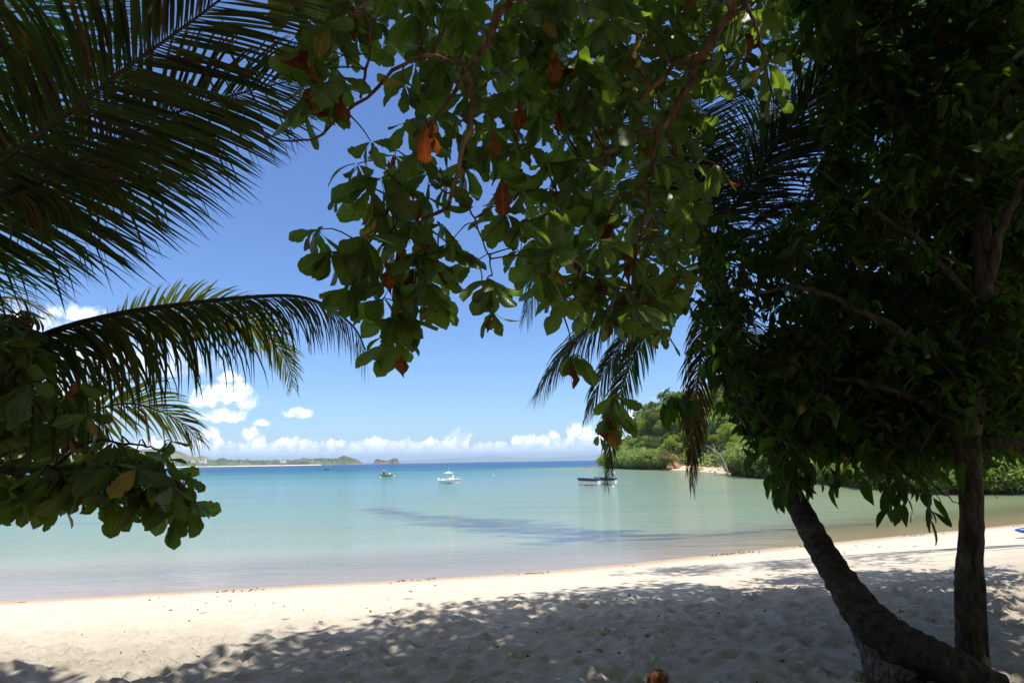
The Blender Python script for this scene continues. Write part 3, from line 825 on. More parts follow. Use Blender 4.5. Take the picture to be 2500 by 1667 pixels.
# ------------------------------------------------------------------ leaves
def leaf_tpl(profile, seg, fold, droop, wave, seed, across=2, nib=0.0):
    """one leaf along +Y, length 1; rows of across+1 points"""
    r = np.random.default_rng(seed); V = []; UV = []
    ph = r.uniform(0, 6)
    for i in range(seg+1):
        t = i/seg; wd = np.interp(t, profile[0], profile[1])
        wl = wd*(1+wave*.5*math.sin(t*11+ph))*(1-nib*r.random()**3); wr = wd*(1+wave*.5*math.sin(t*9+ph*2))*(1-nib*r.random()**3)
        for k in range(across+1):
            u = -1+2*k/across; ww = wl if u < 0 else wr
            V.append((u*ww, t-droop*.25*t*t, abs(u)*wd*fold-droop*t*t+wave*.10*math.sin(t*8+ph+u*2)*abs(u)))
            UV.append((.5+u*.5, t))
    a = across+1
    F = [(i*a+k, i*a+k+1, (i+1)*a+k+1, (i+1)*a+k) for i in range(seg) for k in range(across)]
    return np.array(V), np.array(F), np.array(UV)
PR_ALM = ([0, .06, .2, .45, .68, .85, .95, 1], [.012, .03, .10, .20, .26, .245, .16, .03])
PR_OV = ([0, .08, .3, .55, .8, 1], [.015, .05, .19, .22, .14, .01])
PR_ALM = ([0, .04, .10, .2, .32, .45, .58, .70, .80, .88, .94, .98, 1], [.012, .018, .04, .085, .14, .19, .225, .242, .235, .205, .155, .085, .01])
T_ALM = [leaf_tpl(PR_ALM, 14, f, d, .16, i, 4, .32) for i, (f, d) in enumerate([(.15, .12), (.3, .28), (.1, .42), (.38, .1), (.2, -.12), (.12, .2), (.45, .3), (.25, .5), (.1, .0)])]
T_DRY = [leaf_tpl(([0, .1, .5, .8, 1], [.02, .08, .16, .13, .03]), 8, 1.1, .5, 1.3, 30+i) for i in range(3)]
T_OV = [leaf_tpl(PR_OV, 4, f, d, .2, 50+i) for i, (f, d) in enumerate([(.3, .2), (.5, .35), (.2, .05)])]
T_LO = [leaf_tpl(PR_ALM, 3, .3, .2, .2, 60)]
class Leaves:
    def __init__(s): s.items = {}
    def add(s, tpl, p, d, n, L, mat=0, wid=1.0):
        s.items.setdefault((id(tpl), mat), (tpl, mat, []))[2].append((p, d, n, L, wid))
    def build(s, name, mats, parent, extra=None, tm=None):
        VV = []; FF = []; UU = []; MI = []; base = 0
        for tpl, mat, it in s.items.values():
            V, F, U = tpl; n = len(it)
            p = np.array([i[0] for i in it]); y = np.array([i[1] for i in it], float); z = np.array([i[2] for i in it], float)
            L = np.array([i[3] for i in it]); W = np.array([i[4] for i in it])
            y /= np.linalg.norm(y, axis=1)[:, None]+1e-9
            z = z-y*(z*y).sum(1)[:, None]; z /= np.linalg.norm(z, axis=1)[:, None]+1e-9
            x = np.cross(y, z)
            q = (V[None, :, 0, None]*x[:, None]*W[:, None, None]+V[None, :, 1, None]*y[:, None]+V[None, :, 2, None]*z[:, None])*L[:, None, None]+p[:, None]
            VV.append(q.reshape(-1, 3)); UU.append(np.tile(U, (n, 1)))
            FF.append((F[None]+(np.arange(n)*len(V))[:, None, None]+base).reshape(-1, 4)); MI.append(np.full(n*len(F), mat)); base += n*len(V)
        if extra is not None and extra.v:
            e = np.array(extra.v); VV.append(e); UU.append(np.full((len(e), 2), .3)); FF.append(np.array(extra.f)+base)
            MI.append(np.full(len(extra.f), len(mats))); mats = list(mats)+[tm or M_limb]
        return mesh_obj(name, np.vstack(VV), np.vstack(FF), mats, parent, True, np.vstack(UU), np.concatenate(MI))
def perp(a):
    h = np.array([0, 0, 1.0]) if abs(a[2]) < .9 else np.array([1.0, 0, 0])
    u = nrm(np.cross(a, h)); return u, np.cross(a, u)
DOWN = np.array([0, 0, -1.0])
def rosette(Lv, p, axis, L, n, r, dry=.05, grav=.45, tpls=T_ALM, yel=.02):
    a = nrm(axis); u, v = perp(a); ph = r.random()*6.28
    for k in range(n):
        f = ph+k*2.39996; th = R_(r.uniform(38, 98))
        d = a*math.cos(th)+(u*math.cos(f)+v*math.sin(f))*math.sin(th)
        d = nrm(d+DOWN*grav*r.uniform(.4, 1.4))
        hint = a*.4+np.array([0, 0, .7])+np.array([r.uniform(-.35, .35) for _ in range(3)])
        q = r.random()
        if q < dry: Lv.add(r.choice(T_DRY), p+d*.01, nrm(d+DOWN*1.2), hint, L*r.uniform(.6, .9), 1)
        else: Lv.add(r.choice(tpls), p+d*.012, d, hint, L*r.uniform(.62, 1.1), 2 if q > 1-yel else 0, r.uniform(.78, 1.02))
def limb3(pxpts, r0, r1, n=26, seed=0, knob=.25):
    c = np.array([P(*q) for q in pxpts]); c = spline(c, n)
    rr = np.random.default_rng(seed); c[1:-1] += rr.normal(size=(n-2, 3))*min(.012, r0*.4)
    rad = [(r0+(r1-r0)*i/(n-1))*(1+knob*(rr.random()-.5)) for i in range(n)]
    return c, rad

# ------------------------------------------------------------------ big sea almond tree overhead
alm = empty('sea_almond_tree', (2.6, -2.6, gz(2.6, -2.6)), 'big sea almond tree whose broad green and rusty leaves hang across the top centre', 'tree')
r = random.Random(21)
b0 = np.array(alm.location)
trunk_c = spline([b0+[0, 0, -.4], b0+[-.1, .1, 1.5], b0+[.1, .5, 3.4], b0+[0, 1.2, 5.4], b0+[-.4, 2.2, 7.6]], 24)
v_, f_ = tube(trunk_c, [.34-.011*i for i in range(24)], 16, True, .08)
mesh_obj('trunk', v_, f_, M_bark, alm)
fork1, fork2 = trunk_c[14], trunk_c[18]
limbs = []
def add_limb(pxpts, r0, r1, start=None, n=26):
    c, rad = limb3(pxpts, r0, r1, n, len(limbs))
    if start is not None:
        m = (start+c[0])/2+np.array([0, 0, .3]); pre = spline([start, m, c[0]], 8)[:-1]
        c = np.vstack([pre, c]); rad = [r0*1.5-(r0*.5)*i/7 for i in range(7)]+rad
    v, f = tube(c, rad, 8); mesh_obj('branch', v, f, M_limb, alm); limbs.append(c); return c
add_limb([(1262, -60, 3.0), (1235, 10, 3.1), (1200, 85, 3.2), (1150, 160, 3.3), (1146, 230, 3.4), (1146, 300, 3.45), (1120, 420, 3.5), (1088, 510, 3.55), (1035, 540, 3.55), (990, 565, 3.6), (935, 610, 3.6)], .026, .007, fork1, 34)
add_limb([(1150, 162, 3.3), (1100, 150, 3.3), (1042, 135, 3.3), (1000, 150, 3.3), (940, 195, 3.25), (880, 250, 3.2), (825, 288, 3.15), (775, 335, 3.1), (715, 346, 3.1), (655, 328, 3.1), (600, 305, 3.1)], .014, .004)
add_limb([(1148, 170, 3.3), (1110, 225, 3.35), (1070, 280, 3.4), (1020, 350, 3.45), (965, 470, 3.5), (925, 560, 3.5), (890, 610, 3.55), (850, 720, 3.55)], .014, .005)
add_limb([(1810, -60, 4.0), (1790, 0, 4.1), (1745, 90, 4.2), (1700, 150, 4.2), (1690, 200, 4.3), (1640, 290, 4.3), (1600, 320, 4.3), (1540, 335, 4.3), (1480, 370, 4.3), (1430, 420, 4.3), (1380, 460, 4.3), (1325, 495, 4.3)], .042, .008, fork2, 34)
add_limb([(1612, 310, 4.3), (1598, 360, 4.3), (1588, 420, 4.3), (1570, 440, 4.3), (1580, 480, 4.3), (1570, 545, 4.3), (1545, 610, 4.3), (1520, 680, 4.3), (1500, 750, 4.3)], .024, .006)
add_limb([(1690, 140, 4.2), (1640, 165, 4.3), (1560, 250, 4.5), (1500, 310, 4.7), (1400, 430, 4.9), (1360, 520, 5.0), (1330, 640, 5.0), (1380, 780, 4.9), (1398, 850, 4.8)], .018, .005)
add_limb([(1590, 440, 4.3), (1540, 470, 4.4), (1470, 540, 4.5), (1430, 640, 4.6), (1430, 700, 4.7)], .01, .004)
add_limb([(1822, 5, 4.0), (1850, 80, 4.0), (1880, 200, 4.0), (1895, 290, 4.0)], .012, .004, fork2)
add_limb([(1088, 470, 3.55), (1125, 480, 3.6), (1160, 540, 3.6), (1190, 620, 3.6), (1202, 672, 3.6)], .007, .004)
add_limb([(935, 600, 3.6), (960, 560, 3.7), (1040, 620, 3.7), (1020, 700, 3.7), (1000, 760, 3.75), (985, 800, 3.75)], .008, .004)
add_limb([(1520, 600, 4.5), (1545, 780, 4.6), (1530, 900, 4.6), (1500, 970, 4.6)], .008, .004)
add_limb([(880, 240, 3.2), (905, 100, 3.2), (890, 20, 3.1), (880, -60, 3.0)], .009, .007)
allb = np.vstack(limbs)
fol = Leaves(); twigs = MB()
def twig_to(p, r, maxd=.9, rad=.0035):
    d = np.linalg.norm(allb-p, axis=1); i = int(np.argmin(d+np.array([r.random()*.15 for _ in range(1)]))); q = allb[i]
    if d[i] > maxd or d[i] < .03: return
    m = (p+q)/2+np.array([r.uniform(-.05, .05), r.uniform(-.05, .05), r.uniform(.0, .10)])
    twigs.tube(spline([q, m, p], 6), [rad*1.6, rad*1.5, rad*1.3, rad*1.2, rad, rad], 5, False)
def ros_px(px, py, d, Lpx, n, ax=(0, .25, -1), dry=.05, grav=.4, maxd=.9):
    p = P(px, py, d); L = Lpx/FPX*d
    twig_to(p, r, maxd); rosette(fol, p, np.array(ax)+np.array([r.uniform(-.2, .2) for _ in range(3)]), L*LK, n, r, dry, grav)
LK = 1.13
# rosettes along the ragged lower edge, placed one by one
edge = [(748, 120, 3.1, 95, 8), (760, 215, 3.1, 100, 6), (738, 262, 3.1, 92, 4), (800, 60, 3.1, 95, 8), (830, 190, 3.1, 90, 7), (800, 250, 3.15, 70, 5), (905, 345, 3.3, 66, 5), (872, 400, 3.4, 78, 5),
        (800, 612, 3.4, 96, 10), (775, 560, 3.4, 85, 6), (820, 480, 3.4, 44, 4), (845, 700, 3.5, 92, 9), (885, 590, 3.5, 88, 7), (905, 455, 3.45, 92, 7), (925, 520, 3.5, 80, 6), (975, 760, 3.7, 86, 8), (968, 820, 3.7, 84, 5), (935, 822, 3.7, 76, 3),
        (1040, 690, 3.7, 90, 8), (1065, 745, 3.75, 72, 6), (1100, 590, 3.6, 92, 9), (1010, 620, 3.6, 92, 8), (955, 690, 3.6, 90, 8), (1202, 682, 3.6, 98, 9), (1205, 762, 3.62, 56, 8), (1160, 640, 3.6, 70, 3),
        (1335, 645, 4.6, 84, 8), (1375, 690, 4.8, 70, 7), (1402, 862, 4.8, 78, 7), (1500, 965, 4.6, 88, 7), (1495, 1012, 4.6, 80, 6), (1462, 1062, 4.6, 34, 4), (1425, 720, 4.7, 74, 7), (1500, 760, 4.3, 82, 7), (1565, 690, 4.4, 80, 8),
        (1618, 800, 4.5, 70, 6), (1600, 735, 4.5, 80, 7), (1890, 215, 4.0, 66, 5), (1870, 150, 4.0, 80, 6), (1745, 400, 4.2, 88, 6), (1465, 680, 4.6, 70, 6), (1265, 610, 3.9, 70, 5), (1235, 520, 3.9, 80, 6)]
for i, (px, py, d, L, n) in enumerate(edge):
    ros_px(px, py, d, L, n, dry=.03 if i % 5 else .16, grav=.55, maxd=1.3)
# single rusty leaves that stand out
for (px, py, d, L, mi) in [(1040, 300, 3.25, 100, 1), (1062, 305, 3.25, 70, 1), (945, 640, 3.5, 80, 1), (1030, 540, 3.5, 75, 1), (1415, 620, 4.5, 70, 1), (1525, 700, 4.3, 85, 1), (1485, 770, 4.5, 55, 1), (1010, 470, 3.4, 80, 1), (1350, 130, 3.8, 90, 1),
                           (835, 225, 3.1, 85, 1), (1395, 880, 4.8, 70, 1), (1480, 1010, 4.6, 90, 1), (1270, 250, 3.6, 80, 1), (1205, 320, 3.5, 70, 1), (1400, 480, 4.3, 70, 1), (985, 850, 3.7, 75, 1), (1225, 430, 3.6, 100, 1), (1360, 270, 4, 60, 1)]:
    p = P(px, py, d)
    fol.add(T_ALM[1] if L > 95 else r.choice(T_DRY), p, np.array([r.uniform(-.15, .15), r.uniform(-.2, .2), -1]), np.array([r.uniform(-.4, .4), -1, .2]), L/FPX*d, mi)
FILL = np.array([(705, -60), (725, 60), (745, 170), (800, 200), (850, 110), (930, 60), (1000, 130), (985, 210), (1000, 300), (905, 470), (880, 590), (870, 680), (935, 740), (960, 830), (1010, 800), (1060, 700), (1110, 620), (1090, 500), (1130, 420), (1150, 330),
                 (1200, 380), (1190, 520), (1250, 590), (1340, 700), (1420, 770), (1500, 800), (1600, 760), (1660, 700), (1690, 560), (1700, 400), (1720, 260), (1780, 140), (1860, 40), (1900, -60)], float)
def fill(poly, spacing, dfun, Lm, nleaf, dry, maxn=900, grav=.4, sc=None):
    pts = []; x0, y0 = poly.min(0); x1, y1 = poly.max(0); t = 0
    while len(pts) < maxn and t < 20000:
        t += 1; x = r.uniform(x0, x1); y = r.uniform(y0, y1)
        if not inside(np.array([x]), np.array([y]), poly)[0]: continue
        
        if any((x-a)**2+(y-b)**2 < (spacing*(1.30 if 690 < x < 1250 else 1.2))**2 for a, b in pts): continue
        pts.append((x, y)); d = dfun(x, y)
        ros_px(x, y, d, Lm/d*3.4, r.randint(*nleaf), (r.uniform(-.3, .3), r.uniform(0, .5), -1), dry, grav, 1.2)
    return len(pts)
print('ros', fill(FILL, 42, lambda x, y: np.interp(x, [700, 1200, 1700, 1900], [3.1, 3.5, 4.3, 4.1])+r.uniform(.06, .9), 108, (5, 8), .022))
# a second, farther layer of the same crown behind (only towards the right)
FILL2 = np.array([(960, -80), (1060, 120), (1180, 60), (1330, 300), (1330, 470), (1270, 560), (1350, 640), (1480, 760), (1620, 800), (1660, 720), (1670, 400), (1690, 220), (1800, 160), (1960, 90), (2060, 120), (2080, -80)], float)
print('ros2', fill(FILL2, 34, lambda x, y: np.interp(x, [900, 1900], [4.6, 6.2])+r.uniform(-.4, .9), 92, (6, 8), .03))
# high crown above and behind the camera: this is what shades the sand
def shade_layer(Lv, poly, z0, z1, n, r, L=.27, tpls=T_LO, hole=.0, lim=.93):
    k = 0; x0, y0 = poly.min(0); x1, y1 = poly.max(0)
    while k < n:
        m = 4000; x = np.array([r.uniform(x0, x1) for _ in range(m)]); y = np.array([r.uniform(y0, y1) for _ in range(m)])
        ok = inside(x, y, poly); 
        for a, b in zip(x[ok], y[ok]):
            if k >= n: break
            z = r.uniform(z0, z1)
            px, py, d = proj((a, b, z))
            if d > .3 and -60 < px < 2560 and py > -60 and (a < 2.2): continue      # stay above the frame on the open side
            if b < 1.5 and z < 5.5: continue
            Lv.add(tpls[0], (a, b, z), (r.uniform(-1, 1), r.uniform(-1, 1), r.uniform(-.8, .1)), (r.uniform(-.4, .4), r.uniform(-.4, .4), 1), L*r.uniform(.8, 1.3), 0); k += 1
SHD = np.array([(-6.0, -13), (13, -13), (9, 2), (6.5, 6.5), (5.0, 8.0), (3.2, 7.3), (1.6, 6.2), (.4, 5.0), (-1.0, 3.7), (-3.0, 2.2), (-6.0, .5)], float)
hi = Leaves()
shade_layer(hi, SHD, 8.4, 11.2, 18000, r)
shade_layer(hi, np.array([(-1.6, .5), (-1.3, 3.4), (-.8, 5.2), (1.2, 6.8), (3.0, 8.2), (5.5, 9.0), (6.5, 6), (2, 2.5), (0, .5)], float), 9.5, 13.5, 6000, r)
shade_layer(hi, np.array([(-6.0, 1.9), (-4.9, 4.2), (-3.0, 4.3), (-2.4, 3.7), (-.9, 3.75), (.3, 4.3), (.3, 1.2)], float), 9.0, 11.2, 5600, r)
shade_layer(hi, np.array([(3.2, 1.0), (8, 1.0), (8, 6), (3.2, 6)], float), 8.4, 11, 3500, r)
fol_o = fol.build('foliage', [M_alm, M_dry, M_yel], alm, twigs)
hi.build('upper_crown', [M_alm], alm)
for e in [(-2.5, 3, 9.3), (0, 5.2, 9.5), (4, 5.5, 9.6), (3, -4, 9.2), (-1, -4, 9.4), (8, 3, 9.6)]:
    s = trunk_c[22]; c = spline([s, (s+np.array(e))/2+[0, 0, .5], e], 12); v, f = tube(c, [.12-.008*i for i in range(12)], 8); mesh_obj('branch', v, f, M_bark, alm)

# ------------------------------------------------------------------ low sea almond branch on the left
alm2 = empty('sea_almond_shrub', (-6.2, 3.4, gz(-6.2, 3.4)), 'low dark broad-leaved branch reaching in from the left over the water', 'tree')
r = random.Random(33); LK = .95
fol = Leaves(); twigs = MB(); limbs = []
b0 = np.array(alm2.location)
tc = spline([b0+[0, 0, -.3], b0+[.1, 0, .6], b0+[.5, .05, 1.3], b0+[1.0, .1, 1.75]], 12); v, f = tube(tc, [.12-.004*i for i in range(12)], 10, True, .1); mesh_obj('trunk', v, f, M_bark, alm2)
def limb_b(pxpts, r0, r1, n=20, start=None):
    c, rad = limb3(pxpts, r0, r1, n, 7+len(limbs))
    if start is not None: pre = spline([start, (start+c[0])/2+[0, 0, .05], c[0]], 7)[:-1]; c = np.vstack([pre, c]); rad = [r0*1.2]*6+rad
    v, f = tube(c, rad, 8); mesh_obj('branch', v, f, M_bark, alm2); limbs.append(c)
limb_b([(-260, 1150, 3.1), (0, 1148, 3.1), (120, 1142, 3.15), (250, 1150, 3.2), (340, 1165, 3.25), (440, 1200, 3.3)], .030, .008, 26, tc[-1])
limb_b([(-200, 1100, 3.0), (-40, 980, 3.05), (60, 850, 3.1), (80, 790, 3.15)], .02, .006, 16, tc[-2])
limb_b([(120, 1145, 3.15), (220, 1080, 3.3), (330, 1085, 3.35), (400, 1100, 3.4)], .01, .005)
allb = np.vstack(limbs)
e2 = [(470, 1215, 3.3, 100, 7), (440, 1240, 3.3, 100, 6), (420, 1165, 3.3, 95, 8), (395, 1120, 3.3, 90, 8), (455, 1160, 3.35, 60, 5), (270, 1215, 3.2, 100, 7), (350, 1210, 3.2, 90, 7), (310, 1160, 3.2, 95, 8), (215, 1010, 3.1, 90, 6),
      (60, 1210, 3.05, 105, 7), (20, 1190, 3.1, 100, 7), (130, 1160, 3.1, 100, 9), (190, 1180, 3.1, 95, 8), (240, 1140, 3.1, 95, 8), (20, 790, 3.3, 100, 7), (70, 760, 3.3, 70, 5), (195, 925, 3.1, 85, 3), (330, 1110, 3.3, 80, 8), (415, 1075, 3.4, 60, 5)]
for (px, py, d, L, n) in e2: ros_px(px, py, d, L, n, dry=.02, grav=.5, maxd=1.5)
F3 = np.array([(-120, 760), (40, 760), (80, 900), (190, 960), (240, 1060), (350, 1100), (440, 1150), (420, 1230), (300, 1200), (200, 1190), (100, 1230), (0, 1230), (-120, 1260)], float)
print('ros3', fill(F3, 31, lambda x, y: 3.1+r.uniform(-.1, .9), 90, (6, 9), .03))
fol.build('foliage', [M_alm, M_dry, M_yel], alm2, twigs)

# ------------------------------------------------------------------ coconut fronds
def frond(name, parent, pts, Lf, pairs, normal, mats, droopU=.5, droopL=.5, sweep=45, wid=.024, start=.12, seed=0, vee=.25, seg=6, rad=.016, brk=.20, tip=.35, mrach=None, both=(1, 1), jit=.10, prof_=None):
    """pts: 3-D midrib; Lf: longest leaflet; droopU/L: how fast the leaflets on each side bend down"""
    r = np.random.default_rng(seed)
    c = spline(pts, 60); n = len(c)
    seglen = np.concatenate([[0], np.cumsum(np.linalg.norm(np.diff(c, axis=0), axis=1))]); tot = seglen[-1]
    V = []; F = []; UV = []; MI = []
    N0 = nrm(normal)
    for i in range(pairs):
        t = start+(1-start)*(i+.3)/pairs
        s = t*tot; k = min(np.searchsorted(seglen, s), n-1); k = max(k, 1)
        u = (s-seglen[k-1])/(seglen[k]-seglen[k-1]+1e-9); p = c[k-1]*(1-u)+c[k]*u; T = nrm(c[k]-c[k-1])
        Nn = nrm(N0-T*np.dot(N0, T)); S = np.cross(T, Nn)
        q = (t-start)/(1-start)
        prof = np.interp(q, [0, .08, .3, .6, .85, 1], prof_ or [.45, .75, 1, .92, .62, tip])
        sw = R_(np.interp(q, [0, .5, 1], [sweep+22, sweep, max(12, sweep-24)]))
        for side in (1, -1):
            if r.random() > both[0 if side > 0 else 1]: continue
            L = Lf*prof*r.uniform(1-jit*1.5, 1+jit*.6); dr = (droopU if side > 0 else droopL)*r.uniform(.7, 1.35)
            if r.random() < .035: continue
            a = sw+r.normal()*.075
            d = T*math.sin(math.pi/2-a)+S*side*math.sin(a)+Nn*(vee+r.normal()*.06); d = nrm(d)
            wdir = nrm(T-d*np.dot(T, d)); wdir = nrm(wdir+Nn*r.normal()*.35)
            b = len(V); kb = seg+9 if r.random() > brk else r.integers(2, seg); pos = p.copy(); 
            for j in range(seg+1):
                x = j/seg
                ww = wid*np.interp(x, [0, .12, .45, .8, 1], [.35, 1, 1, .55, .05])*np.interp(q, [0, .8, 1], [1, .9, .5])*L/Lf*1.05
                wv = nrm(wdir-d*np.dot(wdir, d)); up = np.cross(d, wv)
                if up[2] < 0: up = -up
                V += [pos-wv*ww*.5, pos+up*ww*.22, pos+wv*ww*.5]; UV += [(0, x), (.5, x), (1, x)]
                if j < seg:
                    g = dr*(.25+x*1.4)*.32
                    if j == kb: g += 1.6
                    d = nrm(d+DOWN*g+r.normal(size=3)*.015); pos = pos+d*L/seg
            for j in range(seg):
                o = b+j*3; F += [(o, o+1, o+4, o+3), (o+1, o+2, o+5, o+4)]
            m = 0
            if len(mats) > 1: m = 1 if r.random() < np.interp(q, [0, .6, 1], [.03, .10, .45]) else 0
            MI += [m]*(seg*2)
    o = mesh_obj(name, np.array(V), np.array(F), mats, parent, True, np.array(UV), MI)
    v, f = tube(c, [rad*(1-.82*i/(n-1)) for i in range(n)], 7); rb = mesh_obj('midrib', v, f, mrach or M_rachd, None)
    rb.parent = o
    off = Vector(parent.location); rb.data.transform(Matrix.Translation(-off)); rb.data.update()
    return o
def PX(l, pre=()):
    return [np.array(q, float) for q in pre]+[P(*q) for q in l]
view_n = lambda px, py: -nrm(ray(px, py))      # a frond seen flat-on from below

pl1 = empty('coconut_palm', (-5.3, 2.7, gz(-5.3, 2.7)), 'coconut palm whose dark fronds sweep in over the upper left of the view', 'palm tree', None)
c1 = np.array([-4.7, 3.1, 3.9])
tc = spline([np.array(pl1.location)+[0, 0, -.3], [-5.25, 2.8, 2.0], c1], 16)
v, f = tube(tc, [.22-.006*i for i in range(16)], 14, True, .05); mesh_obj('trunk', v, f, M_palmbark, pl1, attrs={'along': np.repeat(np.linspace(0, 3, 16), 14)})
fr = lambda *a, **k: frond('frond', pl1, *a, **k)
fr(PX([(-260, 575, 3.25), (0, 395, 3.05), (150, 290, 3.0), (290, 180, 2.95), (430, 80, 2.95), (550, -10, 2.95), (760, -180, 3.0)], [c1]), .98, 185, view_n(200, 250), [M_palm, M_palmb], .22, .82, 52, 0.0272, .22, 1, .05, rad=.018)
fr(PX([(-100, 560, 3.7), (170, 405, 3.65), (370, 302, 3.6), (470, 262, 3.6), (575, 232, 3.65), (680, 205, 3.75), (780, 190, 3.8)], [c1+[.1, .1, 0]]), .85, 147, view_n(400, 300), [M_palm, M_palmb], .22, .55, 50, 0.0245, .25, 2, .05, rad=.015)
fr(PX([(-260, 330, 3.9), (-120, 200, 3.9), (-20, 60, 3.9), (40, -80, 4.0), (80, -200, 4.1)], [c1+[0, .2, .2]]), .95, 125, view_n(0, 100), [M_palmg, M_palmy], .12, .25, 66, 0.0231, .2, 3, .05)
fr(PX([(-300, 720, 4.3), (-160, 560, 4.3), (-60, 380, 4.3), (20, 180, 4.4), (120, -20, 4.6), (260, -160, 4.8)], [c1+[0, .3, .1]]), 1.1, 154, view_n(0, 300), [M_palmg, M_palm], .12, .45, 62, 0.0245, .2, 4, .05)
fr(PX([(-260, 610, 3.2), (-120, 540, 3.15), (0, 490, 3.1), (110, 455, 3.1), (220, 440, 3.15), (330, 450, 3.2)], [c1]), .82, 112, view_n(100, 480)+np.array([0, 0, .9]), [M_palm, M_palmb], .75, .75, 56, 0.0245, .2, 5, .1)
fr(PX([(-160, 905, 3.4), (0, 862, 3.4), (150, 802, 3.5), (300, 764, 3.6), (450, 742, 3.7), (600, 726, 3.8), (720, 723, 3.9), (800, 748, 4.0), (865, 800, 4.05), (893, 855, 4.1)], [c1+[0, 0, -.2]]), .86, 190, np.array([.0, -.15, 1.0]), [M_palm, M_palmb], 1.5, 1.5, 40, 0.0245, .2, 6, -.5, rad=.026, jit=.26, brk=.3, prof_=[.6, .9, 1, .8, .42, .3])

pl2 = empty('coconut_palm', (-7.2, 5.0, gz(-7.2, 5.0)), 'young coconut palm with yellowing sunlit fronds behind the dark branch on the left', 'palm tree')
c2 = np.array([-6.6, 4.9, 3.1])
tc = spline([np.array(pl2.location)+[0, 0, -.3], [-7.1, 5.0, 2.2], c2], 12)
v, f = tube(tc, [.17-.004*i for i in range(12)], 14, True, .05); mesh_obj('trunk', v, f, M_palmbark, pl2, attrs={'along': np.repeat(np.linspace(0, 2, 12), 14)})
fr = lambda *a, **k: frond('frond', pl2, *a, **k)
fr(PX([(-100, 930, 5.0), (150, 840, 5.0), (330, 785, 5.0), (450, 762, 5.05), (540, 766, 5.1), (620, 795, 5.2), (675, 845, 5.3), (708, 905, 5.35), (716, 945, 5.4)], [c2]), .41, 90, view_n(500, 800)*.8+np.array([0, 0, .3]), [M_palmy, M_palmg], .10, .45, 50, .026, .62, 9, .05, mrach=M_rach)
fr(PX([(-60, 1080, 4.6), (100, 1040, 4.6), (220, 1003, 4.6), (310, 985, 4.6), (380, 1000, 4.65), (440, 1030, 4.7), (485, 1075, 4.8)], [c2+[0, 0, -.1]]), .55, 100, view_n(350, 1000)*.8+np.array([0, 0, .4]), [M_palmy, M_palmb], .15, .55, 48, .024, .5, 10, .05, mrach=M_rach)
fr(PX([(-100, 980, 4.9), (60, 900, 4.9), (170, 880, 4.9), (260, 900, 4.9), (330, 960, 5.0)], [c2]), .55, 92, (0, -.3, 1), [M_palmg, M_palmy], .8, .8, 48, 0.0192, .25, 11, .05, mrach=M_rach)
fr(PX([(-200, 800, 5.3), (-60, 735, 5.3), (40, 730, 5.3), (120, 770, 5.3)], [c2+[0, .1, .1]]), .5, 80, (0, -.3, 1), [M_palmy], .6, .6, 48, 0.0192, .25, 12, .05, mrach=M_rach)

# ------------------------------------------------------------------ leaning coconut palm on the right
SC = 7.5/9.0
pt = [(2450, 1678, 34, 4.85), (2362, 1645, 44, 4.95), (2268, 1608, 53, 5.05), (2172, 1556, 57, 5.15), (2105, 1490, 50, 5.35), (2052, 1415, 40, 5.6), (2005, 1340, 34, 5.9), (1963, 1262, 30, 6.2), (1925, 1185, 26, 6.5), (1888, 1090, 25, 6.75), (1840, 950, 24, 7.0), (1785, 790, 23, 7.3), (1740, 650, 25, 7.5)]
c = spline([np.append(P(a, b, d), w_/FPX*d) for a, b, w_, d in pt], 90)
bx = c[0, :3]
pl3 = empty('coconut_palm', (bx[0], bx[1], gz(bx[0], bx[1])), 'leaning coconut palm with a curved trunk rising from the shaded sand on the right', 'palm tree')
rr = np.random.default_rng(3)
rad = c[:, 3]*.94*(1+.05*np.sin(np.arange(90)*2.1)+rr.normal(size=90)*.015)
v, f = tube(c[:, :3], rad, 26, True, .05, 5)
V = np.array(v); al = np.repeat(np.concatenate([[0], np.cumsum(np.linalg.norm(np.diff(c[:, :3], axis=0), axis=1))]), 26)
cc = np.repeat(c[:, :3], 26, 0)
low = np.clip(1-al/2.6, 0, 1)
nv = vnoise(V[:, 0]*1.0+V[:, 2]*2, V[:, 1]+V[:, 2]*.7, 8, .12)-.5
V += (V-cc)*(nv*.24*low)[:, None]
mesh_obj('trunk', V, f, M_palmbark, pl3, attrs={'along': al})
# root flare: fibrous roots running into the sand
mb = MB(); rr = random.Random(2)
M_root = bark_mat('root_fibre', (0.035, 0.03, 0.026), (0.17, 0.15, 0.135), scale=34, bump=.8)
cr_ = spline([np.append(P(a, b, d), w_/FPX*d) for a, b, w_, d in [(2098, 1478, 30, 5.38), (2122, 1530, 42, 5.30), (2150, 1580, 50, 5.22), (2182, 1640, 66, 5.16)]], 26)
v, f = tube(cr_[:, :3], cr_[:, 3], 40, True, .10, 12)
mesh_obj('root_mass', v, f, M_root, pl3)
for k in range(60):
    px = rr.uniform(2070, 2250); a_ = P(px+6, np.interp(px, [2070, 2250], [1560, 1600]), 5.1-.0006*(px-2070)); b_ = a_+np.array([rr.uniform(-.05, .03), -rr.uniform(.0, .06), -.1]); b_[2] = gz(b_[0], b_[1])-.03
    a_[2] = gz(a_[0], a_[1])+rr.uniform(.03, .12)
    mb.tube(spline([a_, (a_+b_)/2+[rr.uniform(-.02, .02), -.01, .0], b_], 6), [.008, .010, .010, .009, .008, .006], 5)
mb.build('roots', M_root, pl3, True)
K = P(1735, 632, 7.5)
fr = lambda pts, *a, **k: frond('frond', pl3, [K]+[P(x, y, d*SC) for x, y, d in pts], *a, **k)
D1 = [M_palm, M_palmb]
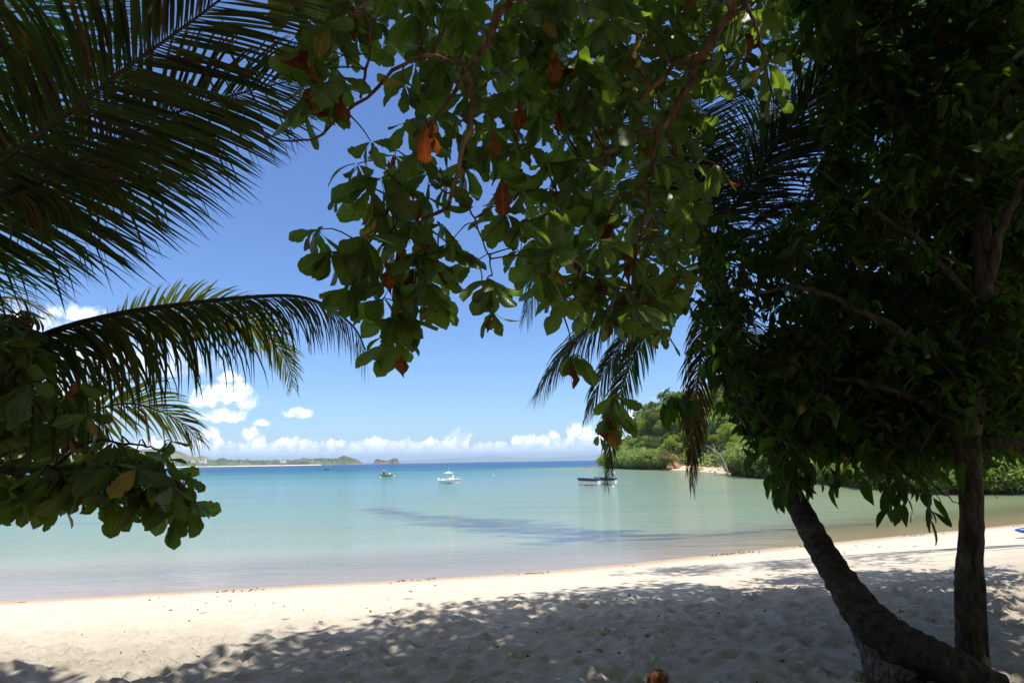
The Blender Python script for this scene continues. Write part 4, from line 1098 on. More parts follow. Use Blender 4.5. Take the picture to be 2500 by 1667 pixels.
fr([(1775, 540, 9), (1820, 465, 8.9), (1880, 375, 8.7), (1945, 290, 8.6), (2020, 180, 8.4), (2110, 80, 8.2), (2220, 20, 8)], 1.2, 190, (-.5, -.75, .35), [M_palm], .35, 1.0, 38, .034, .12, 21, -.1, rad=.03)
fr([(1780, 520, 8.9), (1845, 435, 8.7), (1915, 375, 8.5), (1985, 338, 8.4), (2060, 340, 8.3)], .75, 108, (.1, -.6, .7), [M_palm, M_palmy], .9, .9, 40, 0.0186, .2, 22, .05)
fr([(1840, 570, 8.8), (1990, 525, 8.5), (2150, 530, 8.2), (2290, 600, 8.0), (2390, 710, 7.9)], .8, 120, (0, -.5, .9), [M_palm, M_palmy], .9, .9, 42, 0.0198, .2, 23, .05)
fr([(1730, 520, 9), (1712, 400, 8.9), (1705, 280, 8.9), (1725, 170, 8.9), (1770, 90, 9)], .85, 132, view_n(1700, 350), D1, .18, .18, 66, 0.0198, .16, 24, .03)
fr([(1690, 520, 9), (1650, 400, 9), (1600, 310, 9.1), (1530, 250, 9.2)], .8, 120, view_n(1650, 350), D1, .25, .25, 55, 0.0198, .16, 25, .03)
fr([(1650, 545, 9), (1560, 480, 8.9), (1460, 470, 8.9), (1375, 530, 8.9), (1320, 650, 8.9), (1285, 775, 8.9)], .75, 138, (-.2, -.6, .7), [M_palm, M_palmg], .75, .75, 44, 0.0242, .16, 26, .05)
fr([(1650, 665, 8.9), (1560, 720, 8.7), (1460, 785, 8.6), (1375, 865, 8.6), (1312, 960, 8.6)], .85, 138, (-.2, -.4, .9), [M_palm, M_palmg], .9, .9, 44, 0.0257, .16, 27, .05)
fr([(1655, 700, 8.9), (1585, 800, 8.8), (1535, 900, 8.8), (1500, 1010, 8.8), (1488, 1120, 8.8), (1482, 1185, 8.8)], .46, 120, (-.3, -.9, .3), [M_palmg, M_palmb], .8, .8, 34, 0.0226, .2, 28, .05)
fr([(1640, 690, 9), (1555, 790, 9.1), (1480, 900, 9.2), (1430, 1020, 9.3)], .6, 108, (-.3, -.6, .6), [M_palm, M_palmg], .9, .9, 36, 0.0226, .2, 29, .05)
fr([(1726, 730, 8.7), (1712, 860, 8.5), (1696, 1000, 8.4), (1690, 1110, 8.4), (1690, 1190, 8.4)], .52, 130, (-.35, -.95, .15), [M_palmb, M_palm], .95, .95, 34, 0.019, .16, 30, .05, mrach=M_rach, rad=.026)
fr([(1810, 650, 9), (1930, 680, 9), (2080, 770, 9), (2210, 900, 9)], .8, 108, (0, -.4, .9), [M_palm], .9, .9, 42, 0.0198, .2, 31, .05)
fr([(1790, 590, 9.3), (1880, 560, 9.6), (1990, 600, 10), (2080, 700, 10.3)], .8, 108, (0, -.4, .9), [M_palm, M_palmb], .9, .9, 42, 0.0198, .2, 32, .05)
fr([(1770, 700, 9.2), (1830, 820, 9.4), (1870, 960, 9.6), (1880, 1120, 9.8)], .7, 108, (0, -.9, .3), [M_palmb, M_palm], .9, .9, 40, 0.0186, .2, 33, .05)
fr([(1700, 560, 9.3), (1650, 480, 9.8), (1600, 500, 10.4), (1560, 600, 10.9)], .8, 108, (0, -.4, .9), [M_palm], .9, .9, 42, 0.0198, .2, 34, .05)
fr([(1700, 540, 9.1), (1660, 440, 9.2), (1640, 340, 9.4), (1660, 240, 9.6)], .85, 110, view_n(1700, 350), D1, .35, .35, 60, .026, .16, 35, .03)
fr([(1760, 530, 9.2), (1790, 430, 9.4), (1840, 330, 9.6), (1900, 250, 9.9), (1960, 210, 10.2)], .9, 120, view_n(1800, 350), [M_palm, M_palmg], .35, .55, 50, .026, .16, 36, .03)
fr([(1790, 600, 8.9), (1850, 540, 8.7), (1920, 500, 8.6), (1990, 520, 8.5), (2040, 600, 8.4)], .7, 100, (0, -.5, .9), [M_palm, M_palmg], .8, .8, 44, .024, .2, 37, .05)
# leaf bases, fibre and flower stalks where the fronds meet
mb = MB(); rr = random.Random(8)
for k in range(13):
    a = rr.random()*6.28; e = K+np.array([math.cos(a)*.22, math.sin(a)*.18, rr.uniform(.05, .55)])
    mb.tube(spline([K+[math.cos(a)*.08, math.sin(a)*.08, -.35], (K+e)/2, e], 5), [.07, .06, .05, .04, .028], 7)
mb.build('frond_base', M_palmb, pl3, True)
for k in range(3):
    a = [3.6, 4.6, 2.7][k]; mb = MB()
    for j in range(12):
        d = nrm([math.cos(a)+rr.uniform(-.5, .5), math.sin(a)+rr.uniform(-.5, .5), rr.uniform(-.9, .3)])
        s = K+[0, 0, -.1]; mb.tube([s, s+d*.2, s+d*.38+DOWN*.08, s+d*.45+DOWN*.2], [.008, .006, .005, .003], 4)
    mb.build('flower_stalk', M_rach if k else M_yel, pl3, True)

# ------------------------------------------------------------------ tree with the upright trunk on the right
rt_base = P(2372, 1592, 5.25)
rt = empty('beach_tree', (rt_base[0], rt_base[1], gz(rt_base[0], rt_base[1])), 'dense dark tree on a straight upright trunk at the right, crown hanging low', 'tree')
c = spline([np.append(P(a, b, d), w_/FPX*d) for a, b, w_, d in [(2374, 1640, 36, 5.2), (2372, 1560, 33, 5.25), (2368, 1470, 31, 5.28), (2366, 1400, 29, 5.3), (2372, 1300, 25, 5.33), (2370, 1200, 25, 5.35), (2362, 1120, 28, 5.38), (2360, 1060, 30, 5.4), (2380, 940, 24, 5.45), (2400, 700, 20, 5.6), (2380, 400, 17, 5.8), (2300, 100, 13, 6.0), (2260, -200, 10, 6.2)]], 70)
rr = np.random.default_rng(4)
v, f = tube(c[:, :3], c[:, 3]*(1+rr.normal(size=70)*.02), 18, True, .07, 6); mesh_obj('trunk', v, f, M_bark, rt)
v, f = tube(spline([P(2404, 1600, 5.15), P(2400, 1500, 5.18), P(2398, 1420, 5.2), P(2385, 1370, 5.2), P(2392, 1300, 5.25), P(2388, 1200, 5.27)], 24), [.035-.001*i for i in range(24)], 9, True, .1); mesh_obj('climbing_stem', v, f, M_bark, rt)
limbs = []
def limb_r(pxpts, r0, r1, n=22):
    cc, rad = limb3(pxpts, r0, r1, n, 50+len(limbs)); v, f = tube(cc, rad, 8, True, .05); mesh_obj('branch', v, f, M_bark, rt); limbs.append(cc)
limb_r([(2372, 1110, 5.4), (2410, 1080, 5.35), (2480, 1082, 5.3), (2600, 1100, 5.3)], .075, .05)
limb_r([(2362, 1090, 5.4), (2300, 1010, 5.5), (2200, 960, 5.6), (2080, 930, 5.7), (1990, 940, 5.8), (1900, 1030, 5.9), (1860, 1080, 6.0)], .06, .015, 30)
limb_r([(2370, 1000, 5.45), (2250, 850, 5.3), (2100, 760, 5.2), (1950, 700, 5.3), (1850, 720, 5.5)], .05, .012, 30)
limb_r([(2395, 760, 5.6), (2250, 600, 5.5), (2120, 500, 5.5), (1980, 470, 5.7)], .04, .01)
limb_r([(2390, 500, 5.8), (2250, 330, 5.7), (2150, 220, 5.8), (2060, 120, 6)], .04, .01)
limb_r([(2400, 700, 5.6), (2470, 500, 5.4), (2560, 300, 5.3)], .05, .03)
limb_r([(2200, 960, 5.6), (2150, 1060, 5.5), (2180, 1150, 5.4), (2260, 1215, 5.3)], .02, .006)
limb_r([(2010, 930, 5.8), (1960, 1000, 5.7), (1920, 1120, 5.7), (1900, 1180, 5.7)], .02, .006)
limb_r([(2300, 1010, 5.5), (2240, 1120, 5.2), (2290, 1190, 5.2), (2345, 1235, 5.2)], .014, .004)
limb_r([(1850, 740, 5.5), (1810, 850, 5.6), (1800, 960, 5.7), (1830, 1060, 5.8)], .014, .004)
allb = np.vstack(limbs); twigs = MB(); fol = Leaves(); r = random.Random(77)
def hang(px, py, d, Lpx, n, spread=.75, up=0.):
    p = P(px, py, d); L = Lpx/FPX*d
    if r.random() < .35: twig_to(p, r, 1.0, .0028)
    for k in range(n):
        a = r.random()*6.28; dd = np.array([math.cos(a)*spread, math.sin(a)*spread, -1+up+r.uniform(-.3, .6)])
        off = np.array([r.gauss(0, .07), r.gauss(0, .07), r.gauss(0, .07)])
        fol.add(r.choice(T_OV), p+off, dd, np.array([math.cos(a), math.sin(a), .6])+np.array([r.uniform(-.8, .8) for _ in range(3)]), L*r.uniform(.45, 1.4), 1 if r.random() < .05 else (2 if r.random() < .006 else 0), r.uniform(.7, 1.1))
RT = np.array([(1728, 640), (1760, 590), (1830, 590), (1900, 560), (1980, 500), (2020, 400), (2050, 290), (2060, 120), (2010, 40), (2020, -60), (2560, -60), (2560, 1085), (2480, 1075), (2440, 1070), (2400, 1105), (2340, 1120), (2270, 1145), (2230, 1120), (2170, 1145), (2110, 1100), (2050, 1110), (1990, 1085), (1905, 1150), (1868, 1100),
               (1830, 1060), (1795, 1040), (1770, 960), (1745, 860), (1735, 760)], float)
def scatter(poly, N, dmin, dmax, Lm, nn, keep=None):
    k = 0
    while k < N:
        x = r.uniform(*sorted((poly[:, 0].min(), poly[:, 0].max()))); y = r.uniform(poly[:, 1].min(), poly[:, 1].max())
        if not inside(np.array([x]), np.array([y]), poly)[0]: continue
        if keep is not None and r.random() > keep(x, y): continue
        d = r.uniform(dmin, dmax); hang(x, y, d, Lm*5.4/d, r.randint(*nn)); k += 1
gaps = lambda x, y: float(np.clip(.30+(x-1700)/520+(0.35 if y > 900 else 0), .3, 1))*(0.5 if (2060 < x < 2260 and y < 420) else 1)
DARKZ = np.array([(2180, -60), (2560, -60), (2560, 1090), (2000, 1090), (1900, 1000), (1940, 800), (2080, 600), (2150, 300)], float)
def clumps(poly, N, dmin, dmax, Lm, per, sig, keep=None, big=.0):
    k = 0
    while k < N:
        x = r.uniform(poly[:, 0].min(), poly[:, 0].max()); y = r.uniform(poly[:, 1].min(), poly[:, 1].max())
        if not inside(np.array([x]), np.array([y]), poly)[0]: continue
        if keep is not None and r.random() > keep(x, y): continue
        d = r.uniform(dmin, dmax); sc = r.uniform(.7, 1.35); ax = r.uniform(-.6, .6); ay = r.uniform(.5, 1.3)
        for _ in range(int(r.uniform(.6, 1.4)*per)):
            a = r.gauss(0, sig*.8); b = r.gauss(0, sig)*ay
            xx, yy = x+a+ax*b, y+b*.8
            if not inside(np.array([xx]), np.array([yy]), poly)[0] and r.random() < .45: continue
            hang(xx, yy, d+r.gauss(0, .16), Lm*sc*5.4/d, r.randint(4, 6), r.uniform(.5, 1.4), r.uniform(0, .5))
        k += 1
LOW = np.array([(1765, 830), (2560, 830), (2560, 1095), (2440, 1085), (2340, 1115), (2270, 1140), (2170, 1135), (2060, 1100), (1990, 1095), (1895, 1125), (1850, 1070), (1795, 1020)], float)
scatter(LOW, 750, 6.0, 8.2, 44, (4, 7))
clumps(np.array([(1690, 560), (1800, 560), (1830, 900), (1750, 920), (1705, 760)], float), 15, 5.2, 6.4, 40, 8, 26)
clumps(LOW, 45, 5.3, 6.3, 44, 10, 30)
clumps(RT, 125, 5.1, 6.3, 38, 13, 30, gaps)
clumps(RT, 190, 6.3, 8.6, 42, 15, 36, gaps)
clumps(DARKZ, 210, 6.3, 11, 48, 14, 44)
clumps(np.array([(1960, -60), (2560, -60), (2560, 520), (2150, 520), (2080, 300), (1990, 180)], float), 60, 5.6, 7.4, 52, 9, 36)
for (px, py) in [(1905, 1190), (1895, 1150), (1925, 1170), (2185, 1215), (2215, 1200), (2010, 1160), (2260, 1205), (1745, 815), (1760, 790), (1650, 985), (1662, 1000), (2150, 1180), (1960, 1150), (2400, 1150)]:
    for _ in range(2): hang(px+r.uniform(-12, 12), py+r.uniform(-14, 8), r.uniform(5, 5.6), 54, 5, .45)
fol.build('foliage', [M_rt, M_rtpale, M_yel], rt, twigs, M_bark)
hi = Leaves(); shade_layer(hi, np.array([(1.5, 4.0), (14, 3.5), (14, 9.6), (9, 9.3), (6, 9.0), (3.6, 8.2), (2.4, 7.0)], float), 6.6, 10.5, 2800, r, .2)
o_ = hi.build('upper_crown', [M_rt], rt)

# ------------------------------------------------------------------ feathery tree behind, top right
ft = empty('feathery_tree', (14.5, 13.2, gz(14.5, 13.2)), 'tall feathery tree with tiny pale leaves against the sky behind the right hand palm', 'tree')
b0 = np.array(ft.location); cr = P(2010, 120, 13)
tcv = spline([b0+[0, 0, -.3], b0+[.2, 0, 4], b0+[0, .2, 8], cr+[.6, .3, .5]], 20); v, f = tube(tcv, [.2-.008*i for i in range(20)], 10); mesh_obj('trunk', v, f, M_bark, ft)
limbs = []
for (px, py, d) in [(1900, 60, 12.6), (1985, 250, 12.6), (1830, 290, 12.8), (2120, 260, 12.5), (2160, 60, 12.4), (1960, -60, 12.8), (2090, 420, 12.7), (2330, 250, 12.4), (2400, 420, 12.6)]:
    e = P(px, py, d); s = tcv[r.randint(9, 17)]; cc = spline([s, (s+e)/2+[0, 0, .4], e], 14); v, f = tube(cc, [.05-.0032*i for i in range(14)], 6); mesh_obj('branch', v, f, M_bark, ft); limbs.append(cc[4:])
allb = np.vstack(limbs); fol = Leaves(); twigs = MB(); T_F = [leaf_tpl(PR_OV, 2, .2, .1, .0, 90)]
for (cx, cy, sx, sy, n) in [(1930, 60, 60, 60, 70), (1975, 220, 45, 70, 60), (1860, 300, 30, 45, 26), (2140, 230, 60, 90, 70), (1900, -20, 60, 40, 40), (2200, 80, 70, 70, 50), (2120, 400, 50, 60, 36), (1930, 140, 30, 40, 30), (2350, 250, 60, 90, 40), (2400, 420, 60, 60, 30), (1720, 330, 40, 60, 12)]:
    for _ in range(n):
        p = P(cx+r.gauss(0, sx*.6), cy+r.gauss(0, sy*.6), 12.6+r.gauss(0, .5)); d = nrm([r.uniform(-1, 1), r.uniform(-1, 1), r.uniform(-1, .3)]); Ls = r.uniform(.25, .55)
        twigs.tube([p, p+d*Ls*.5, p+d*Ls+DOWN*.05], [.006, .004, .002], 4, False)
        for j in range(16):
            t = r.random(); fol.add(T_F[0], p+d*Ls*t+np.array([r.gauss(0, .04) for _ in range(3)]), nrm(d+np.array([r.uniform(-1, 1) for _ in range(3)])), (r.uniform(-.5, .5), r.uniform(-.5, .5), 1), r.uniform(.06, .11), 0)
fol.build('foliage', [M_fine], ft, twigs, M_bark)

# ------------------------------------------------------------------ thicket added inland, unseen behind the camera: leaves that cut the sky light
def sky_block():
    r = np.random.default_rng(55); n = 38000
    a = r.uniform(R_(72), R_(292), n); rad = r.uniform(13.5, 17.5, n)
    x = np.sin(a)*rad*1.15+3; y = np.cos(a)*rad-1; z = r.uniform(1.0, 11.5, n)
    p = np.stack([x, y, z], 1); nn = r.normal(size=(n, 3)); nn /= np.linalg.norm(nn, axis=1)[:, None]
    u = np.cross(nn, r.normal(size=(n, 3))); u /= np.linalg.norm(u, axis=1)[:, None]; v = np.cross(nn, u); s = r.uniform(.12, .26, n)[:, None]
    q = np.stack([p-u*s*1.4, p-v*s*.8, p+u*s*1.4, p+v*s*.8], 1)
    tag(mesh_obj('sky_block_thicket', q.reshape(-1, 3), np.arange(n*4).reshape(n, 4), M_rt, smooth=False), kind='stuff')
sky_block()
# tree standing farther along the beach on the right, only its shade and a few leaves come into view
bt = empty('shore_tree', (20.5, 15.5, gz(20.5, 15.5)), 'tree farther along the beach beyond the right edge, shading the sand by the blue kayak', 'tree')
b0 = np.array(bt.location); v, f = tube(spline([b0+[0, 0, -.4], b0+[-.2, 0, 2], b0+[-.4, .3, 4.4]], 10), [.22-.01*i for i in range(10)], 10); mesh_obj('trunk', v, f, M_bark, bt)
V, F = crown_mesh(900, 5000, 16, .07); mesh_obj('crown', V*np.array([3.6, 2.6, 1.9])+b0+np.array([-.8, 0, 5.6]), F, M_hilld, bt, smooth=False)

# ------------------------------------------------------------------ boats
def paint(name, c, rough=.35): return simple(name, c, rough, .5, .06, 3)
M_white = paint('white_gelcoat', (.80, .80, .79)); M_navy = paint('navy_paint', (.025, .045, .13)); M_red = paint('red_antifouling', (.40, .06, .04), .7)
M_yell = paint('yellow_green_paint', (.56, .46, .03)); M_olive = paint('green_bottom_paint', (.06, .12, .03)); M_dark = paint('dark_rubber', (.03, .03, .035), .6)
M_glass = paint('smoked_glass', (.10, .13, .15), .1); M_wood = simple('weathered_plank', (.38, .30, .24), .8, .2, .3, 8); M_metal = paint('stainless_rail', (.55, .56, .58), .25)
def hull(L, B, H, Hb, z0, z1, infl=1.0, n=15, bowp=2.2, lid=False, stern=.88):
    """hull shell between heights z0..z1 (fractions of the topside), bow at +x; keel below the water"""
    V = []; F = []; rows = []
    for i in range(n):
        u = i/(n-1); b = B/2*(stern+(1-stern)*min(1, u*3))*(1-max(0, (u-.45)/.55)**bowp)*infl
        sh = H+(Hb-H)*u**2; rk = L*.07*max(0, u-.6)/.4
        row = []
        for k in range(7):
            v = k/6; z = z0+(z1-z0)*v; zz = z*sh; flare = .68+.32*max(0, min(1, (z+.25)/1.2))**.8
            row.append((-L/2+u*(L-L*.07)+rk*max(0, z), b*flare, zz))
        rows.append(row)
    for sgn in (1, -1):
        base = len(V)
        for row in rows: V += [(x, sgn*y, z) for x, y, z in row]
        for i in range(n-1):
            for k in range(6):
                a = base+i*7+k; q = (a, a+1, a+8, a+7); F.append(q if sgn < 0 else q[::-1])
    m = n*7
    for k in range(6): F.append((k, k+1, m+k+1, m+k))                       # transom
    for i in range(n-1): F.append((i*7, (i+1)*7, m+(i+1)*7, m+i*7))          # bottom
    if lid:
        for i in range(n-1): F.append((i*7+6, m+i*7+6, m+(i+1)*7+6, (i+1)*7+6))
    return V, F
def hpart(name, mat, parent, *a, **k):
    mb = MB(); mb.add(*hull(*a, **k)); o = mb.build(name, mat, None, True); o.parent = parent; return o
def gunwale(name, mat, parent, L, B, H, Hb, r=.03, z=1.0, **k):
    V, F = hull(L, B, H, Hb, 0, z, **k); n = 15
    pts = [V[i*7+6] for i in range(n)]+[V[n*7+i*7+6] for i in range(n-1, -1, -1)]; pts.append(pts[0])
    mb = MB(); mb.tube(pts, r, 6); o = mb.build(name, mat, None, True); o.parent = parent; return o
def sub(name, mat, parent, mb, smooth=False):
    o = mb.build(name, mat, None, smooth); o.parent = parent; return o
# white centre-console boat
q = G(1099.5, 1179.5); cb = empty('motorboat', q, 'white centre console motorboat with a T-top roof and tall aerial, moored in mid bay', 'boat'); cb.rotation_euler = (0, 0, R_(6))
L, B, H, Hb = 3.25, 1.15, .50, .60
hpart('hull', M_white, cb, L, B, H, Hb, -.25, 1.0)
hpart('bottom_stripe', M_dark, cb, L*.97, B*.99, H, Hb, -.35, .14, infl=1.012)
gunwale('gunwale', M_white, cb, L, B, H, Hb, .035)
hpart('deck', M_white, cb, L*.97, B*.95, H, Hb, .5, .86, lid=True)
mb = MB(); mb.box((.15, 0, .84), (.86, .62, .80), 0, .72); con = sub('console', M_white, cb, mb)
mb = MB(); mb.box((.44, 0, 1.20), (.03, .36, .16), 0, .9, ('Y', -.5)); sub('windscreen', M_glass, con, mb)
mb = MB(); mb.box((-.28, 0, 1.50), (1.34, .9, .07), 0, .95); mb.ball((-.32, 0, 1.54), .30, 8, (1.1, 1, .45)); sub('roof', M_white, cb, mb)
for x, y in ((-.48, .3), (-.48, -.3), (.20, .3), (.20, -.3)):
    mb = MB(); mb.tube([(x, y, .45), (x*1.02, y*1.03, 1.50)], .038, 6); sub('roof_post', M_white, cb, mb)
mb = MB(); mb.tube([(-.20, 0, 1.6), (-.25, 0, 2.55)], [.014, .006], 5); sub('aerial', M_white, cb, mb)
mb = MB(); mb.box((-.98, 0, .58), (.5, .8, .18), 0, .9); sub('stern_seat', M_white, cb, mb)
mb = MB(); mb.box((-1.72, 0, .62), (.26, .24, .42), 0, .8); mb.box((-1.74, 0, .2), (.12, .09, .6)); sub('outboard_motor', M_white, cb, mb)
mb = MB(); mb.tube([(.75, .38, .55), (.8, .36, .78), (1.25, .18, .84), (1.5, 0, .86), (1.25, -.18, .84), (.8, -.36, .78), (.75, -.38, .55)], .014, 5); sub('bow_rail', M_metal, cb, mb)
# yellow rowing boat and its rower
q = G(944.5, 1163.0); yb = empty('rowing_boat', q, 'yellow-green wooden rowing boat carrying a seated person, farther out in the bay', 'boat'); yb.rotation_euler = (0, 0, R_(-8))
L, B, H, Hb = 2.95, 1.0, .55, .52
hpart('hull', M_yell, yb, L, B, H, Hb, -.2, 1.0, bowp=3.2); hpart('bottom_stripe', M_olive, yb, L*.985, B*.99, H, Hb, -.3, .22, infl=1.012, bowp=3.2)
gunwale('gunwale', M_wood, yb, L, B, H, Hb, .03, bowp=3.2); hpart('floor', M_wood, yb, L*.95, B*.92, H, Hb, .1, .3, bowp=3.2, lid=True)
for x in (-.9, 0, .8):
    mb = MB(); mb.box((x, 0, .40), (.2, .86, .04)); sub('thwart', M_wood, yb, mb)
mb = MB()
mb.ball((.72, 0, .58), .26, 7, (1, .8, .75)); bag = sub('white_bag', M_white, None, mb, True); bag.location = q; bag.rotation_euler = yb.rotation_euler; bag.name = 'bag'
tag(bag, 'white bag lying in the bow of the yellow rowing boat', 'bag')
def person(loc, rz):
    root = empty('person', loc, 'person in dark blue and white clothes with a white hat sitting in the yellow boat', 'person'); root.rotation_euler = (0, 0, rz)
    J = {'pel': (0, 0, .08, .13), 'bel': (.02, 0, .24, .12), 'che': (.06, 0, .42, .145), 'nec': (.09, 0, .56, .055), 'hea': (.115, 0, .70, .095), 'hea2': (.12, 0, .76, .08)}
    E = [('pel', 'bel'), ('bel', 'che'), ('che', 'nec'), ('nec', 'hea'), ('hea', 'hea2')]
    for s, n in ((1, 'l'), (-1, 'r')):
        J['hip'+n] = (.03, s*.10, .06, .095); J['kne'+n] = (.42, s*.14, .14, .06); J['ank'+n] = (.50, s*.13, -.24, .04); J['toe'+n] = (.66, s*.14, -.27, .032)
        J['sho'+n] = (.07, s*.19, .50, .06); J['elb'+n] = (.20, s*.24, .26, .042); J['wri'+n] = (.42, s*.18, .28, .028); J['han'+n] = (.49, s*.17, .28, .034)
        E += [('pel', 'hip'+n), ('hip'+n, 'kne'+n), ('kne'+n, 'ank'+n), ('ank'+n, 'toe'+n), ('che', 'sho'+n), ('sho'+n, 'elb'+n), ('elb'+n, 'wri'+n), ('wri'+n, 'han'+n)]
        for f in range(5):
            J['fi%s%d' % (n, f)] = (.55 if f < 4 else .50, s*(.145+.017*f) if f < 4 else s*.12, .255 if f < 4 else .27, .009); E.append(('han'+n, 'fi%s%d' % (n, f)))
    keys = list(J); me = bpy.data.meshes.new('body'); me.from_pydata([J[k][:3] for k in keys], [(keys.index(a), keys.index(b)) for a, b in E], [])
    o = bpy.data.objects.new('body', me); COL.objects.link(o); o.parent = root
    m = o.modifiers.new('skin', 'SKIN'); me.skin_vertices[0].data[0].use_root = True
    for i, k in enumerate(keys): me.skin_vertices[0].data[i].radius = (J[k][3], J[k][3])
    o.modifiers.new('sub', 'SUBSURF').levels = 2; o.modifiers['sub'].render_levels = 2
    M_skin = paint('skin', (.13, .07, .045), .6); M_navc = paint('navy_cloth', (.02, .035, .09), .9)
    me.materials.append(M_skin)
    mb = MB(); mb.tube(spline([(0, 0, .02), (.02, 0, .22), (.06, 0, .42), (.085, 0, .53)], 8), [.17, .165, .16, .165, .18, .19, .15, .08], 14); sub('shirt', M_navc, root, mb, True)
    mb = MB(); mb.box((-.11, 0, .34), (.05, .24, .26), 0, .9, ('Y', .15)); sub('shirt_back_panel', M_white, root, mb)
    for s in (1, -1):
        mb = MB(); mb.tube([(0, s*.09, .07), (.25, s*.12, .12), (.43, s*.14, .14), (.49, s*.13, -.1)], [.115, .10, .085, .06], 10); sub('trouser_leg', M_navc, root, mb, True)
    mb = MB(); mb.ball((.115, 0, .80), .12, 8, (1, 1, .62)); mb.tube([(.115, 0, .77), (.115, 0, .785)], [.19, .17], 16); sub('hat', M_white, root, mb, True)
    return root
pr = person(Vector(q)+Vector((-.86, .12, .46)), R_(-8)); pr.scale = (1.15, 1.15, 1.15)
# pair of blue and white boats moored side by side
def skiff(px, py, lab, motor):
    q = G(px, py); o = empty('skiff', q, lab, 'boat'); o.rotation_euler = (0, 0, R_(180-33))
    L, B, H, Hb = 2.9, .95, .78, .92
    hpart('hull', M_white, o, L, B, H, Hb, -.2, .64, bowp=3); hpart('topside', M_navy, o, L, B*1.02, H, Hb, .64, 1.0, bowp=3, infl=1.01)
    hpart('bottom_stripe', M_red, o, L*.985, B*.99, H, Hb, -.3, .13, infl=1.012, bowp=3)
    mb = MB(); mb.box((-L/2-.012, 0, .33), (.02, B*.86, .46)); sub('transom', M_white, o, mb)
    gunwale('gunwale', M_navy, o, L, B, H, Hb, .03, bowp=3); hpart('floor', M_wood, o, L*.95, B*.92, H, Hb, .2, .5, bowp=3, lid=True)
    for x in (-.5, .3):
        mb = MB(); mb.box((x, 0, .60), (.2, B*.85, .04)); sub('thwart', M_wood, o, mb)
    if motor:
        mb = MB(); mb.tube([(-1.25, 0, .5), (-1.22, .02, 1.35)], .04, 6); mb.box((-1.22, .02, 1.48), (.32, .26, .30), 0, .85); sub('motor_cowl', M_white, o, mb)
    return o
skiff(1436, 1184.6, 'navy and white open boat moored in the bay, left one of the touching pair', False)
skiff(1477, 1182.6, 'navy and white open boat with a white raised motor, right one of the pair', True)
q = G(1455, 1184)
mb = MB(); mb.box((q[0], q[1]+.3, .80), (1.35, .16, .04), .1); tag(mb.build('plank', M_wood), 'weathered plank laid across the pair of navy and white boats', 'plank')
mb = MB(); mb.box((q[0]+.1, q[1]-.35, .55), (.05, .05, 1.0), 0, 1, ('Y', -.45)); tag(mb.build('paddle', M_wood), 'pale wooden pole leaning between the pair of navy and white boats', 'pole')
q = G(798, 1146.5); db = empty('dinghy', q, 'tiny dark dinghy far out in the bay, beyond the yellow boat', 'boat')
hpart('hull', M_dark, db, 2.9, 1.1, .5, .75, -.2, 1.0, lid=False); gunwale('gunwale', M_metal, db, 2.9, 1.1, .5, .75, .05)
mb = MB(); mb.box((.1, 0, .45), (.3, .9, .08)); sub('thwart', M_wood, db, mb)
M_or = paint('orange_float', (.8, .25, .05))
for px, py, rr_, mt, lab in [(1497, 1189.5, .13, M_white, 'round white mooring buoy just right of the pair of navy boats'), (1175, 1173.5, .085, M_or, 'small orange float right of the white motorboat, nearer of the two floats'),
                         (1205, 1160, .12, M_white, 'small white float beyond the orange one, right of the white motorboat'), (929.5, 1165.5, .16, M_white, 'white buoy at the left end of the yellow rowing boat'), (962.5, 1162.0, .17, M_white, 'white buoy at the right end of the yellow rowing boat')]:
    q = G(px, py); e = empty('buoy', q, lab, 'buoy'); mb = MB(); mb.ball((0, 0, rr_*.45), rr_, 8); sub('float', mt, e, mb, True)
    mb = MB(); mb.tube([(0, 0, rr_*1.3), (0, 0, rr_*1.7), (rr_*.2, 0, rr_*1.8)], rr_*.12, 5); sub('ring', M_metal, e, mb, True)
q = G(494, 1143.5); e = empty('channel_marker', q, 'thin pale pole standing in the sea off the left end of the far beach', 'marker')
mb = MB(); mb.tube([(0, 0, -.5), (0, 0, 2.6)], .12, 6); sub('pole', M_white, e, mb); mb = MB(); mb.box((0, 0, 2.9), (.7, .1, .6)); sub('topmark', M_or, e, mb)

# ------------------------------------------------------------------ on the beach
def Gs(px, py):
    z = .9
    for _ in range(6): q = G(px, py, z); z = gz(q[0], q[1])
    return G(px, py, z)
M_kay = paint('blue_plastic', (.03, .10, .42), .4)
q = Gs(2489, 1314); ky = empty('kayak', (q[0]+1.45, q[1]+.25, q[2]), 'blue kayak on the sand at the right edge, only its tip showing', 'kayak'); ky.rotation_euler = (0, 0, R_(9))
mb = MB(); n = 17; mb.tube([(-1.5+3*i/(n-1), 0, .17+.10*abs(i/(n-1)*2-1)**2) for i in range(n)], [.02+.30*math.sin(math.pi*(i+.25)/(n-.5))**.7*.85 for i in range(n)], 12)
mb.v = [(x, y, max(.0, .16+(z-.16)*.62)) for x, y, z in mb.v]; sub('hull', M_kay, ky, mb, True)
mb = MB(); mb.tube([(.32*math.cos(a)*1.3, .17*math.sin(a), .33) for a in np.linspace(0, 2*math.pi, 17)], .025, 6); sub('cockpit_rim', M_dark, ky, mb, True)
